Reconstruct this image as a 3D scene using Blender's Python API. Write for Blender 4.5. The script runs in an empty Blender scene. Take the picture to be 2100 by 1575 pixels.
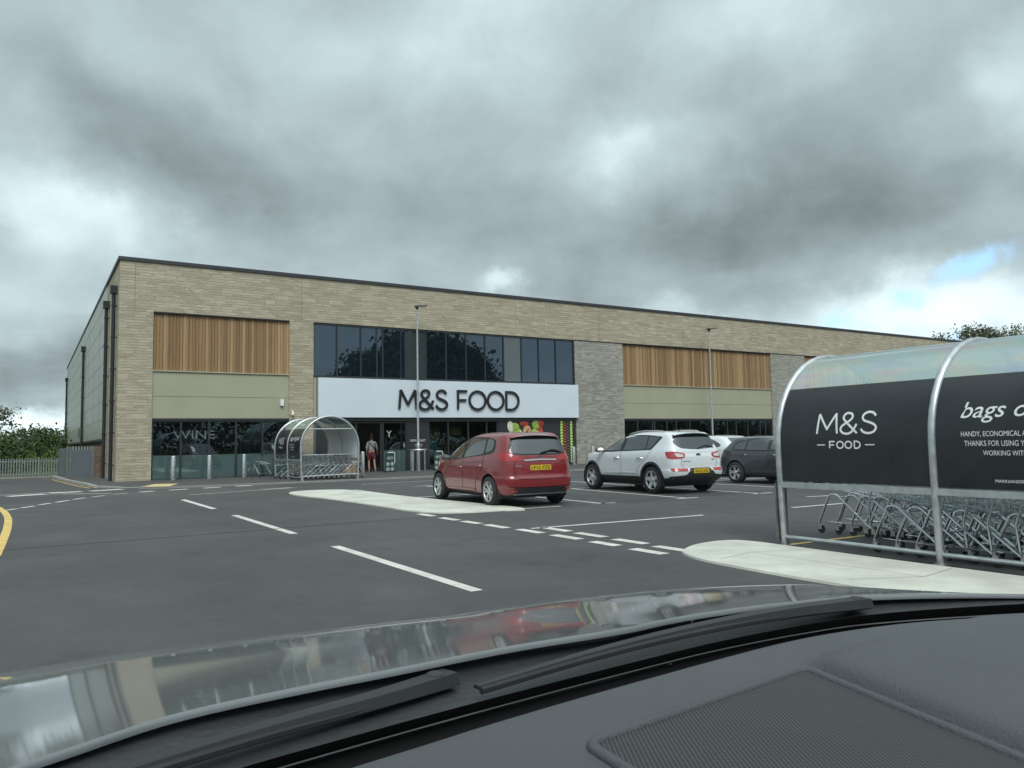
import bpy, bmesh, math, random
import numpy as np
from mathutils import Vector, Matrix
from mathutils.bvhtree import BVHTree
from mathutils.geometry import delaunay_2d_cdt
rad = math.radians
S = bpy.context.scene
COL = S.collection

# ------------------------------------------------------------------ camera
YAW, PITCH, ROLL = 0.56101873, 0.07399946, -0.0177787
fw = Vector((math.sin(YAW)*math.cos(PITCH), math.cos(YAW)*math.cos(PITCH), math.sin(PITCH)))
rt = Vector((math.cos(YAW), -math.sin(YAW), 0)); up = rt.cross(fw)
c_, s_ = math.cos(ROLL), math.sin(ROLL)
r2 = rt*c_ + up*s_; u2 = up*c_ - rt*s_
cam = bpy.data.cameras.new('camera'); camo = bpy.data.objects.new('camera', cam); COL.objects.link(camo)
M = Matrix((r2, u2, -fw)).transposed().to_4x4(); M.translation = (0, 0, 1.40)
camo.matrix_world = M
cam.sensor_width = 36; cam.lens = 36*1577/2100; cam.clip_start = 0.02; cam.clip_end = 3000
S.camera = camo

# ------------------------------------------------------------------ world
SUN_EL, SUN_AZ = 48, 200       # azimuth clockwise from +Y (into the facade); sun stands behind the camera
W = bpy.data.worlds.new('World'); S.world = W; W.use_nodes = True
nt = W.node_tree; nt.nodes.clear()
def N(t, nt=nt, **kw):
    n = nt.nodes.new(t)
    for k, v in kw.items(): setattr(n, k, v)
    return n
def setup_world():
    L = nt.links.new
    out = N('ShaderNodeOutputWorld'); bg = N('ShaderNodeBackground'); L(bg.outputs[0], out.inputs[0])
    sky = N('ShaderNodeTexSky', sky_type='NISHITA'); sky.sun_disc = False
    sky.sun_elevation = rad(SUN_EL); sky.sun_rotation = rad(SUN_AZ)
    skm = N('ShaderNodeVectorMath', operation='SCALE'); skm.inputs[3].default_value = 0.11
    L(sky.outputs[0], skm.inputs[0])
    tc = N('ShaderNodeTexCoord'); sx = N('ShaderNodeSeparateXYZ'); L(tc.outputs['Generated'], sx.inputs[0])
    def mth(op, a, b=None, clamp=False):
        m = N('ShaderNodeMath', operation=op); m.use_clamp = clamp
        for i, v in enumerate((a, b)):
            if v is None: continue
            if isinstance(v, (int, float)): m.inputs[i].default_value = v
            else: L(v, m.inputs[i])
        return m.outputs[0]
    zc = mth('MAXIMUM', sx.outputs[2], 0.0)
    den = mth('ADD', zc, 0.16)
    px = mth('DIVIDE', sx.outputs[0], den); py = mth('DIVIDE', sx.outputs[1], den)
    cb = N('ShaderNodeCombineXYZ'); L(px, cb.inputs[0]); L(py, cb.inputs[1])
    def noise(vec, scale, det, rough=.5, dist=0, off=0):
        mp = N('ShaderNodeMapping'); mp.inputs[1].default_value = (off, off*.7, off*.3)
        L(vec, mp.inputs[0])
        n = N('ShaderNodeTexNoise'); n.inputs['Scale'].default_value = scale; n.inputs['Detail'].default_value = det
        n.inputs['Roughness'].default_value = rough; n.inputs['Distortion'].default_value = dist
        L(mp.outputs[0], n.inputs['Vector']); return n
    n1 = noise(cb.outputs[0], .9, 7, .5, .3, 3.1)
    n2 = noise(cb.outputs[0], 2.6, 6, .52, .2, 8.0)
    # azimuth / elevation in degrees, gently warped
    az = mth('MULTIPLY', mth('ARCTAN2', sx.outputs[0], sx.outputs[1]), 57.2958)
    el = mth('MULTIPLY', mth('ARCSINE', sx.outputs[2]), 57.2958)
    nw = noise(tc.outputs['Generated'], 5.5, 6, .6, 0, 1.7)
    nws = N('ShaderNodeSeparateColor'); L(nw.outputs['Color'], nws.inputs[0])
    azw = mth('ADD', az, mth('MULTIPLY', mth('SUBTRACT', nws.outputs[0], .5), 12))
    elw = mth('ADD', el, mth('MULTIPLY', mth('SUBTRACT', nws.outputs[1], .5), 8))
    ae = N('ShaderNodeCombineXYZ'); L(azw, ae.inputs[0]); L(elw, ae.inputs[1])
    def blob(a, e, ra, re, rot=0):
        # soft elliptical patch of the cloud deck round azimuth a, elevation e
        m0 = N('ShaderNodeMapping'); m0.inputs[1].default_value = (-a, -e, 0); L(ae.outputs[0], m0.inputs[0])
        m1 = N('ShaderNodeMapping'); m1.inputs[2].default_value = (0, 0, rad(-rot)); L(m0.outputs[0], m1.inputs[0])
        m2 = N('ShaderNodeMapping'); m2.inputs[3].default_value = (1/ra, 1/re, 1); L(m1.outputs[0], m2.inputs[0])
        g = N('ShaderNodeTexGradient', gradient_type='SPHERICAL'); L(m2.outputs[0], g.inputs[0])
        mr = N('ShaderNodeMapRange', interpolation_type='SMOOTHERSTEP'); L(g.outputs['Fac'], mr.inputs[0])
        return mr.outputs[0]
    # cloud luminance (linear)
    lum = mth('ADD', .285, mth('MULTIPLY', mth('SUBTRACT', n1.outputs[0], .5), .22))
    lum = mth('ADD', lum, mth('MULTIPLY', mth('SUBTRACT', n2.outputs[0], .5), .22))
    n4 = noise(tc.outputs['Generated'], 9, 9, .58, .4, 2.2)
    lum = mth('ADD', lum, mth('MULTIPLY', mth('SUBTRACT', n4.outputs[0], .5), .20))
    for (a, e, ra, re, rot, amp) in CLOUDS:
        lum = mth('ADD', lum, mth('MULTIPLY', blob(a, e, ra, re, rot), amp))
    # the deck thins overhead and behind the camera, where most of the daylight comes from
    hi = N('ShaderNodeMapRange', interpolation_type='SMOOTHSTEP'); L(el, hi.inputs[0])
    hi.inputs[1].default_value = 34; hi.inputs[2].default_value = 70; hi.inputs[3].default_value = 0; hi.inputs[4].default_value = .60
    lum = mth('ADD', lum, hi.outputs[0])
    ca, sa = math.cos(rad(SUN_AZ)), math.sin(rad(SUN_AZ))
    back = mth('ADD', mth('MULTIPLY', sx.outputs[0], sa), mth('MULTIPLY', sx.outputs[1], ca))
    bk = N('ShaderNodeMapRange', interpolation_type='SMOOTHSTEP'); L(back, bk.inputs[0])
    bk.inputs[1].default_value = -.1; bk.inputs[2].default_value = .9; bk.inputs[3].default_value = 0; bk.inputs[4].default_value = 1
    elf = N('ShaderNodeMapRange', interpolation_type='SMOOTHSTEP'); L(el, elf.inputs[0])
    elf.inputs[1].default_value = 12; elf.inputs[2].default_value = 40
    lum = mth('ADD', lum, mth('MULTIPLY', mth('MULTIPLY', bk.outputs[0], elf.outputs[0]), .62))
    lum = mth('MAXIMUM', lum, .04)
    rp = N('ShaderNodeValToRGB'); e = rp.color_ramp.elements
    e[0].position = .0; e[0].color = (.092, .106, .112, 1); e[1].position = .9; e[1].color = (.76, .84, .87, 1)
    x = rp.color_ramp.elements.new(.4); x.color = (.330, .388, .403, 1)
    L(lum, rp.inputs[0])
    over = mth('MAXIMUM', mth('DIVIDE', lum, .9), 1.0)
    cl = N('ShaderNodeVectorMath', operation='SCALE'); L(rp.outputs[0], cl.inputs[0]); L(over, cl.inputs[3])
    # gaps to the blue, low in the sky
    gaps = None
    for (a, e_, ra, re, rot) in GAPS:
        b = blob(a, e_, ra, re, rot); gaps = b if gaps is None else mth('MAXIMUM', gaps, b)
    n3 = noise(tc.outputs['Generated'], 14, 5, .55, 0, 5)
    gp = mth('MULTIPLY', gaps, mth('MULTIPLY', mth('SUBTRACT', n3.outputs[0], .36), 5.5, True), True)
    mix = N('ShaderNodeMix', data_type='RGBA'); L(gp, mix.inputs[0]); L(cl.outputs[0], mix.inputs[6])
    blue = N('ShaderNodeMix', data_type='RGBA'); blue.inputs[0].default_value = .6
    L(skm.outputs[0], blue.inputs[6]); blue.inputs[7].default_value = (.34, .60, .86, 1)
    L(blue.outputs[2], mix.inputs[7])
    L(mix.outputs[2], bg.inputs[0]); bg.inputs[1].default_value = 1.0
CLOUDS = [
 (2, 15, 12, 5, -20, .24), (3, 16, 5, 2.5, -30, .06), (-1, 9.5, 14, 4.5, 0, .13), (1, 5, 14, 3.2, 0, -.10), (0, 1.4, 30, 1.5, 0, .42),
 (9, 20.5, 19, 5.5, -22, -.17), (-1, 24, 9, 4, 0, -.04), (27, 28.5, 17, 7.5, 0, .15), (33, 33, 14, 5, 0, .12), (52, 28, 11, 5, 0, .14), (15, 28, 9, 5, -10, .07),
 (41, 21.0, 10, 4, 0, .15), (41, 21.2, 6, 1.6, 10, .06), (30, 17, 15, 4.5, 0, -.08), (49, 14.4, 22, 5.5, 4, -.17), (54, 19.5, 11, 5.5, 20, -.11), (62, 14, 9, 4, 0, -.06),
 (31.6, 12.0, 3.4, 1.9, 0, .25), (67.5, 20, 5, 7, 0, .18), (62, 7.4, 18, 4.2, -3, .42), (45, 8.5, 9, 2.0, -4, .16)]
GAPS = [(57.9, 8.1, 5, 1.1, 4), (64.5, 10.0, 5, 1.5, 12), (60, 5.6, 6, 1.0, 0), (75, 10, 10, 4, 0)]
setup_world()
S.view_settings.view_transform = 'Standard'; S.view_settings.look = 'None'
S.view_settings.gamma = 1; S.view_settings.use_curve_mapping = False
S.view_settings.exposure = 0.86
sun = bpy.data.lights.new('sun', 'SUN'); sun.energy = 1.0; sun.angle = rad(28); sun.color = (1, .95, .88)
so = bpy.data.objects.new('sun', sun); COL.objects.link(so)
sd = Vector((math.sin(rad(SUN_AZ))*math.cos(rad(SUN_EL)), math.cos(rad(SUN_AZ))*math.cos(rad(SUN_EL)), math.sin(rad(SUN_EL))))
so.rotation_euler = sd.to_track_quat('Z', 'Y').to_euler()
S.cycles.max_bounces = 8; S.cycles.transparent_max_bounces = 24; S.cycles.glossy_bounces = 5
S.cycles.use_denoising = True; S.cycles.caustics_reflective = False; S.cycles.caustics_refractive = False

# ------------------------------------------------------------------ helpers
class MB:
    def __init__(s): s.v = []; s.f = []; s.m = []
    def add(s, vs, fs, mi=0):
        b = len(s.v); s.v += [tuple(p) for p in vs]; s.f += [tuple(b+i for i in f) for f in fs]; s.m += [mi]*len(fs)
    def box(s, x0, x1, y0, y1, z0, z1, mi=0):
        s.add([(x0,y0,z0),(x1,y0,z0),(x1,y1,z0),(x0,y1,z0),(x0,y0,z1),(x1,y0,z1),(x1,y1,z1),(x0,y1,z1)],
              [(0,3,2,1),(4,5,6,7),(0,1,5,4),(1,2,6,5),(2,3,7,6),(3,0,4,7)], mi)
    def obox(s, a, b, w, z0, z1, mi=0):      # box along a->b in plan
        a = Vector(a[:2]); b = Vector(b[:2]); d = (b-a).normalized(); n = Vector((-d.y, d.x))*w/2
        p = [a-n, b-n, b+n, a+n]
        s.add([(q.x,q.y,z0) for q in p]+[(q.x,q.y,z1) for q in p], [(0,3,2,1),(4,5,6,7),(0,1,5,4),(1,2,6,5),(2,3,7,6),(3,0,4,7)], mi)
    def tube(s, pts, r, n=8, closed=False, mi=0, caps=True):
        pts = [Vector(p) for p in pts]; k = len(pts); rs = r if isinstance(r, (list, tuple)) else [r]*k
        t0 = (pts[1]-pts[0]).normalized()
        nrm = t0.orthogonal().normalized()
        if abs(t0.z) < .99:
            nrm = Vector((0,0,1)) - t0*t0.z; nrm.normalize()
        vs = []
        for i, p in enumerate(pts):
            if closed: t = (pts[(i+1)%k]-pts[i-1]).normalized()
            elif i == 0: t = t0
            elif i == k-1: t = (pts[i]-pts[i-1]).normalized()
            else: t = ((pts[i+1]-pts[i]).normalized()+(pts[i]-pts[i-1]).normalized()).normalized()
            nrm = (nrm - t*nrm.dot(t)).normalized(); bn = t.cross(nrm)
            for j in range(n):
                a = 2*math.pi*j/n
                vs.append(p+(nrm*math.cos(a)+bn*math.sin(a))*rs[i])
        fs = []
        for i in range(k if closed else k-1):
            a = i*n; b = ((i+1)%k)*n
            for j in range(n): fs.append((a+j, a+(j+1)%n, b+(j+1)%n, b+j))
        if caps and not closed: fs += [tuple(range(n))[::-1], tuple((k-1)*n+j for j in range(n))]
        s.add(vs, fs, mi)
    def lathe(s, prof, n=24, axis='z', o=(0,0,0), mi=0, ring=False):   # prof: (r, h)
        vs = []
        for r, h in prof:
            for j in range(n):
                a = 2*math.pi*j/n; c, q = r*math.cos(a), r*math.sin(a)
                p = {'z': (c, q, h), 'x': (h, c, q), 'y': (c, h, q)}[axis]
                vs.append((p[0]+o[0], p[1]+o[1], p[2]+o[2]))
        fs = []
        m_ = len(prof)
        for i in range(m_ if ring else m_-1):
            for j in range(n): fs.append((i*n+j, i*n+(j+1)%n, (i+1)%m_*n+(j+1)%n, (i+1)%m_*n+j))
        if not ring: fs.append(tuple(range(n))[::-1]); fs.append(tuple((m_-1)*n+j for j in range(n)))
        s.add(vs, fs, mi)
    def grid(s, fn, us, vs_, mi=0, flip=False):
        P = [fn(u, v) for v in vs_ for u in us]; n = len(us); fs = []
        for j in range(len(vs_)-1):
            for i in range(n-1):
                q = (j*n+i, j*n+i+1, (j+1)*n+i+1, (j+1)*n+i); fs.append(q[::-1] if flip else q)
        s.add(P, fs, mi)
    def prism(s, poly, z0, z1, mi=0):
        n = len(poly)
        s.add([(x,y,z0) for x,y in poly]+[(x,y,z1) for x,y in poly],
              [tuple(range(n))[::-1], tuple(range(n,2*n))]+[(i,(i+1)%n,n+(i+1)%n,n+i) for i in range(n)], mi)
    def build(s, name, mats, parent=None, smooth=False, sharp=None, recalc=True, bevel=0):
        me = bpy.data.meshes.new(name); me.from_pydata(s.v, [], s.f)
        if not isinstance(mats, (list, tuple)): mats = [mats]
        for m in mats: me.materials.append(m)
        if len(mats) > 1: me.polygons.foreach_set('material_index', s.m)
        if recalc:
            bm = bmesh.new(); bm.from_mesh(me); bmesh.ops.recalc_face_normals(bm, faces=bm.faces)
            if bevel: bmesh.ops.bevel(bm, geom=bm.edges[:], offset=bevel, segments=2, affect='EDGES', clamp_overlap=True)
            bm.to_mesh(me); bm.free()
        if smooth:
            me.shade_smooth()
            me.set_sharp_from_angle(angle=rad(sharp or 40))
        o = bpy.data.objects.new(name, me); COL.objects.link(o)
        if parent: o.parent = parent
        return o
def thing(name, label, cat, loc=(0,0,0), rz=0, group=None):
    o = bpy.data.objects.new(name, None); COL.objects.link(o); o.location = loc; o.rotation_euler = (0,0,rz)
    o.empty_display_size = .2
    o['label'] = label; o['category'] = cat
    if group: o['group'] = group
    return o
def tag(o, label, cat, group=None):
    o['label'] = label; o['category'] = cat
    if group: o['group'] = group
    return o
def struct(o): o['kind'] = 'structure'; return o
def copy_tree(o, parent=None):
    c = o.copy(); COL.objects.link(c); c.parent = parent
    for ch in list(o.children): copy_tree(ch, c)
    return c
def cr(pts, n=6, closed=False):     # Catmull-Rom through the points
    P = [Vector(p) for p in pts]; k = len(P); out = []
    for i in range(k if closed else k-1):
        p0 = P[i-1] if (closed or i > 0) else P[0]*2-P[1]; p1 = P[i]; p2 = P[(i+1)%k]
        p3 = P[(i+2)%k] if (closed or i+2 < k) else P[-1]*2-P[-2]
        for j in range(n):
            t = j/n
            out.append(.5*((2*p1)+(p2-p0)*t+(2*p0-5*p1+4*p2-p3)*t*t+(3*p1-p0-3*p2+p3)*t**3))
    if not closed: out.append(P[-1])
    return out
def rnd_poly(pts, r=.2, n=4):       # corner-rounded 2D polygon
    out = []; k = len(pts)
    for i in range(k):
        p = Vector(pts[i]); a = Vector(pts[i-1]); b = Vector(pts[(i+1)%k])
        da = (a-p); db = (b-p); q = min(r, da.length*.48, db.length*.48)
        A = p+da.normalized()*q; B = p+db.normalized()*q
        for j in range(n+1):
            t = j/n; out.append(A*(1-t)**2+p*2*t*(1-t)+B*t*t)
    return out

# ------------------------------------------------------------------ materials
def mat(name, col=(.5,.5,.5), rough=.6, metal=0, spec=.5, var=0, vscale=5, bump=0, bscale=40, coat=0, emit=None, estr=0, col2=None, coords='Object', rvar=0):
    m = bpy.data.materials.new(name); m.use_nodes = True; t = m.node_tree; b = t.nodes['Principled BSDF']; L = t.links.new
    b.inputs['Base Color'].default_value = (*col, 1); b.inputs['Roughness'].default_value = rough
    b.inputs['Metallic'].default_value = metal; b.inputs['Specular IOR Level'].default_value = spec
    b.inputs['Coat Weight'].default_value = coat; b.inputs['Coat Roughness'].default_value = .02
    if emit: b.inputs['Emission Color'].default_value = (*emit, 1); b.inputs['Emission Strength'].default_value = estr
    if var or bump or rvar:
        tc = t.nodes.new('ShaderNodeTexCoord')
        n = t.nodes.new('ShaderNodeTexNoise'); n.inputs['Scale'].default_value = vscale; n.inputs['Detail'].default_value = 7; n.inputs['Roughness'].default_value = .6
        L(tc.outputs[coords], n.inputs['Vector'])
    if var:
        mr = t.nodes.new('ShaderNodeMapRange'); L(n.outputs[0], mr.inputs[0]); mr.inputs[1].default_value = .3; mr.inputs[2].default_value = .7
        mx = t.nodes.new('ShaderNodeMix'); mx.data_type = 'RGBA'
        c2 = col2 or tuple(c*(1+var) for c in col); c1 = col if col2 else tuple(c*(1-var) for c in col)
        mx.inputs[6].default_value = (*c1, 1); mx.inputs[7].default_value = (*c2, 1)
        L(mr.outputs[0], mx.inputs[0]); L(mx.outputs[2], b.inputs['Base Color'])
    if rvar:
        r_ = t.nodes.new('ShaderNodeMapRange'); L(n.outputs[0], r_.inputs[0]); r_.inputs[1].default_value = .3; r_.inputs[2].default_value = .7
        r_.inputs[3].default_value = max(0, rough-rvar); r_.inputs[4].default_value = rough+rvar; L(r_.outputs[0], b.inputs['Roughness'])
    if bump:
        n2 = t.nodes.new('ShaderNodeTexNoise'); n2.inputs['Scale'].default_value = bscale; n2.inputs['Detail'].default_value = 5
        L(tc.outputs[coords], n2.inputs['Vector'])
        bp = t.nodes.new('ShaderNodeBump'); bp.inputs['Strength'].default_value = bump; bp.inputs['Distance'].default_value = .01
        L(n2.outputs[0], bp.inputs['Height']); L(bp.outputs[0], b.inputs['Normal'])
    return m
def glassy(name, tint, refl=.12, rough=0.0, gcol=(1,1,1), back=None, gmax=.9):
    # sheet glass: part transparent, part mirror by angle
    m = bpy.data.materials.new(name); m.use_nodes = True; t = m.node_tree; t.nodes.clear(); L = t.links.new
    out = t.nodes.new('ShaderNodeOutputMaterial'); mx = t.nodes.new('ShaderNodeMixShader'); L(mx.outputs[0], out.inputs[0])
    tr = t.nodes.new('ShaderNodeBsdfTransparent'); tr.inputs[0].default_value = (*tint, 1)
    gl = t.nodes.new('ShaderNodeBsdfGlossy'); gl.inputs[0].default_value = (*gcol, 1); gl.inputs[1].default_value = rough
    lw = t.nodes.new('ShaderNodeLayerWeight'); lw.inputs[0].default_value = .5
    pw = t.nodes.new('ShaderNodeMath'); pw.operation = 'POWER'; L(lw.outputs['Facing'], pw.inputs[0]); pw.inputs[1].default_value = 4
    mr = t.nodes.new('ShaderNodeMapRange'); L(pw.outputs[0], mr.inputs[0]); mr.inputs[3].default_value = refl; mr.inputs[4].default_value = gmax
    L(mr.outputs[0], mx.inputs[0]); L(gl.outputs[0], mx.inputs[2])
    if back:
        df = t.nodes.new('ShaderNodeBsdfDiffuse'); df.inputs[0].default_value = (*back[0], 1)
        m2 = t.nodes.new('ShaderNodeMixShader'); m2.inputs[0].default_value = back[1]; L(tr.outputs[0], m2.inputs[1]); L(df.outputs[0], m2.inputs[2]); L(m2.outputs[0], mx.inputs[1])
    else: L(tr.outputs[0], mx.inputs[1])
    return m
def asphalt():
    m = bpy.data.materials.new('asphalt'); m.use_nodes = True; t = m.node_tree; b = t.nodes['Principled BSDF']; L = t.links.new
    tc = t.nodes.new('ShaderNodeTexCoord')
    def nz(sc, d=6, r=.6, vec=None):
        n = t.nodes.new('ShaderNodeTexNoise'); n.inputs['Scale'].default_value = sc; n.inputs['Detail'].default_value = d; n.inputs['Roughness'].default_value = r
        L(vec or tc.outputs['Object'], n.inputs['Vector']); return n
    mp = t.nodes.new('ShaderNodeMapping'); mp.inputs[3].default_value = (1, .25, 1); L(tc.outputs['Object'], mp.inputs[0])
    big = nz(.22, 8, .6); streak = nz(.8, 6, .65, mp.outputs[0]); grain = nz(90, 3, .8); mid = nz(5, 6, .7)
    def ml(a, b_, k):
        x = t.nodes.new('ShaderNodeMath'); x.operation = 'MULTIPLY_ADD'; L(a, x.inputs[0]); x.inputs[1].default_value = k
        if isinstance(b_, float): x.inputs[2].default_value = b_
        else: L(b_, x.inputs[2])
        return x.outputs[0]
    s = ml(big.outputs[0], 0.0, .8); s = ml(streak.outputs[0], s, .45); s = ml(mid.outputs[0], s, .35); s = ml(grain.outputs[0], s, 1.3)
    mr = t.nodes.new('ShaderNodeMapRange'); L(s, mr.inputs[0]); mr.inputs[1].default_value = 1.1; mr.inputs[2].default_value = 1.8
    rp = t.nodes.new('ShaderNodeValToRGB'); L(mr.outputs[0], rp.inputs[0])
    e = rp.color_ramp.elements; e[0].color = (.044, .0435, .045, 1); e[1].color = (.104, .1025, .1025, 1)
    st = nz(1.3, 4, .55); st2 = nz(.33, 3, .5); vo = t.nodes.new('ShaderNodeTexVoronoi'); vo.inputs['Scale'].default_value = 7; L(tc.outputs['Object'], vo.inputs['Vector'])
    q1 = t.nodes.new('ShaderNodeMapRange'); L(st.outputs[0], q1.inputs[0]); q1.inputs[1].default_value = .58; q1.inputs[2].default_value = .70; q1.inputs[3].default_value = 1; q1.inputs[4].default_value = .80
    q2 = t.nodes.new('ShaderNodeMapRange'); L(st2.outputs[0], q2.inputs[0]); q2.inputs[1].default_value = .50; q2.inputs[2].default_value = .56; q2.inputs[3].default_value = .93; q2.inputs[4].default_value = 1.05
    q3 = t.nodes.new('ShaderNodeMapRange'); L(vo.outputs['Distance'], q3.inputs[0]); q3.inputs[1].default_value = .03; q3.inputs[2].default_value = .05; q3.inputs[3].default_value = 1.6; q3.inputs[4].default_value = 1
    x1 = t.nodes.new('ShaderNodeMath'); x1.operation = 'MULTIPLY'; L(q1.outputs[0], x1.inputs[0]); L(q2.outputs[0], x1.inputs[1])
    x2 = t.nodes.new('ShaderNodeMath'); x2.operation = 'MULTIPLY'; L(x1.outputs[0], x2.inputs[0]); L(q3.outputs[0], x2.inputs[1])
    vm = t.nodes.new('ShaderNodeVectorMath'); vm.operation = 'SCALE'; L(rp.outputs[0], vm.inputs[0]); L(x2.outputs[0], vm.inputs[3])
    L(vm.outputs[0], b.inputs['Base Color']); b.inputs['Roughness'].default_value = .85; b.inputs['Specular IOR Level'].default_value = .35
    bp = t.nodes.new('ShaderNodeBump'); bp.inputs['Strength'].default_value = .5; bp.inputs['Distance'].default_value = .006
    L(grain.outputs[0], bp.inputs['Height']); L(bp.outputs[0], b.inputs['Normal'])
    return m
def stone(name, c1, c2, mort, bw, bh, side=False, rough_amt=1.0):
    m = bpy.data.materials.new(name); m.use_nodes = True; t = m.node_tree; b = t.nodes['Principled BSDF']; L = t.links.new
    tc = t.nodes.new('ShaderNodeTexCoord'); sp = t.nodes.new('ShaderNodeSeparateXYZ'); L(tc.outputs['Object'], sp.inputs[0])
    ad = t.nodes.new('ShaderNodeMath'); ad.operation = 'ADD'; L(sp.outputs[0], ad.inputs[0]); L(sp.outputs[1], ad.inputs[1])
    cb = t.nodes.new('ShaderNodeCombineXYZ'); L(ad.outputs[0], cb.inputs[0]); L(sp.outputs[2], cb.inputs[1])
    def brick(w, h, off, fr, sq):
        mp = t.nodes.new('ShaderNodeMapping'); mp.inputs[1].default_value = off; L(cb.outputs[0], mp.inputs[0])
        k = t.nodes.new('ShaderNodeTexBrick'); k.inputs['Scale'].default_value = 1; k.inputs['Brick Width'].default_value = w; k.inputs['Row Height'].default_value = h
        k.inputs['Mortar Size'].default_value = .007; k.inputs['Mortar Smooth'].default_value = .3; k.inputs['Bias'].default_value = 0
        k.offset = fr; k.squash = sq; k.squash_frequency = 3
        k.inputs['Color1'].default_value = (0,0,0,1); k.inputs['Color2'].default_value = (1,1,1,1); k.inputs['Mortar'].default_value = (.5,.5,.5,1)
        L(mp.outputs[0], k.inputs['Vector']); return k
    ka = brick(bw, bh, (0,0,0), .37, 1.6); kb = brick(bw*1.45, bh*2, (.21,0,0), .61, .7)
    # patches where two courses run together into larger blocks
    sn = t.nodes.new('ShaderNodeTexVoronoi'); sn.inputs['Scale'].default_value = 1.0; sn.feature = 'F1'
    mp = t.nodes.new('ShaderNodeMapping'); mp.inputs[3].default_value = (.75/bw*.5, 1/(bh*2), 1); L(cb.outputs[0], mp.inputs[0]); L(mp.outputs[0], sn.inputs['Vector'])
    sc = t.nodes.new('ShaderNodeSeparateColor'); L(sn.outputs['Color'], sc.inputs[0])
    gt = t.nodes.new('ShaderNodeMath'); gt.operation = 'GREATER_THAN'; L(sc.outputs[0], gt.inputs[0]); gt.inputs[1].default_value = .72
    mc = t.nodes.new('ShaderNodeMix'); mc.data_type = 'RGBA'; L(gt.outputs[0], mc.inputs[0]); L(ka.outputs['Color'], mc.inputs[6]); L(kb.outputs['Color'], mc.inputs[7])
    mf = t.nodes.new('ShaderNodeMix'); mf.data_type = 'FLOAT'; L(gt.outputs[0], mf.inputs[0]); L(ka.outputs['Fac'], mf.inputs[2]); L(kb.outputs['Fac'], mf.inputs[3])
    n = t.nodes.new('ShaderNodeTexNoise'); n.inputs['Scale'].default_value = 9; n.inputs['Detail'].default_value = 8; n.inputs['Roughness'].default_value = .7
    mn = t.nodes.new('ShaderNodeMapping'); mn.inputs[3].default_value = (.9, 1.7, 1); L(cb.outputs[0], mn.inputs[0]); L(mn.outputs[0], n.inputs['Vector'])
    n0 = t.nodes.new('ShaderNodeTexNoise'); n0.inputs['Scale'].default_value = .35; n0.inputs['Detail'].default_value = 5; L(cb.outputs[0], n0.inputs['Vector'])
    sm = t.nodes.new('ShaderNodeMath'); sm.operation = 'MULTIPLY_ADD'; L(mc.outputs[2], sm.inputs[0]); sm.inputs[1].default_value = .5; L(n.outputs[0], sm.inputs[2])
    s2 = t.nodes.new('ShaderNodeMath'); s2.operation = 'MULTIPLY_ADD'; L(n0.outputs[0], s2.inputs[0]); s2.inputs[1].default_value = .5; L(sm.outputs[0], s2.inputs[2])
    mr = t.nodes.new('ShaderNodeMapRange'); L(s2.outputs[0], mr.inputs[0]); mr.inputs[1].default_value = .62; mr.inputs[2].default_value = 1.38
    col = t.nodes.new('ShaderNodeMix'); col.data_type = 'RGBA'; L(mr.outputs[0], col.inputs[0]); col.inputs[6].default_value = (*c1,1); col.inputs[7].default_value = (*c2,1)
    fin = t.nodes.new('ShaderNodeMix'); fin.data_type = 'RGBA'; L(mf.outputs[0], fin.inputs[0]); L(col.outputs[2], fin.inputs[6]); fin.inputs[7].default_value = (*mort,1)
    L(fin.outputs[2], b.inputs['Base Color']); b.inputs['Roughness'].default_value = .92; b.inputs['Specular IOR Level'].default_value = .2
    h = t.nodes.new('ShaderNodeMath'); h.operation = 'SUBTRACT'; L(n.outputs[0], h.inputs[0]); L(mf.outputs[0], h.inputs[1])
    bp = t.nodes.new('ShaderNodeBump'); bp.inputs['Strength'].default_value = .9*rough_amt; bp.inputs['Distance'].default_value = .05
    L(h.outputs[0], bp.inputs['Height']); L(bp.outputs[0], b.inputs['Normal'])
    return m
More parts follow.
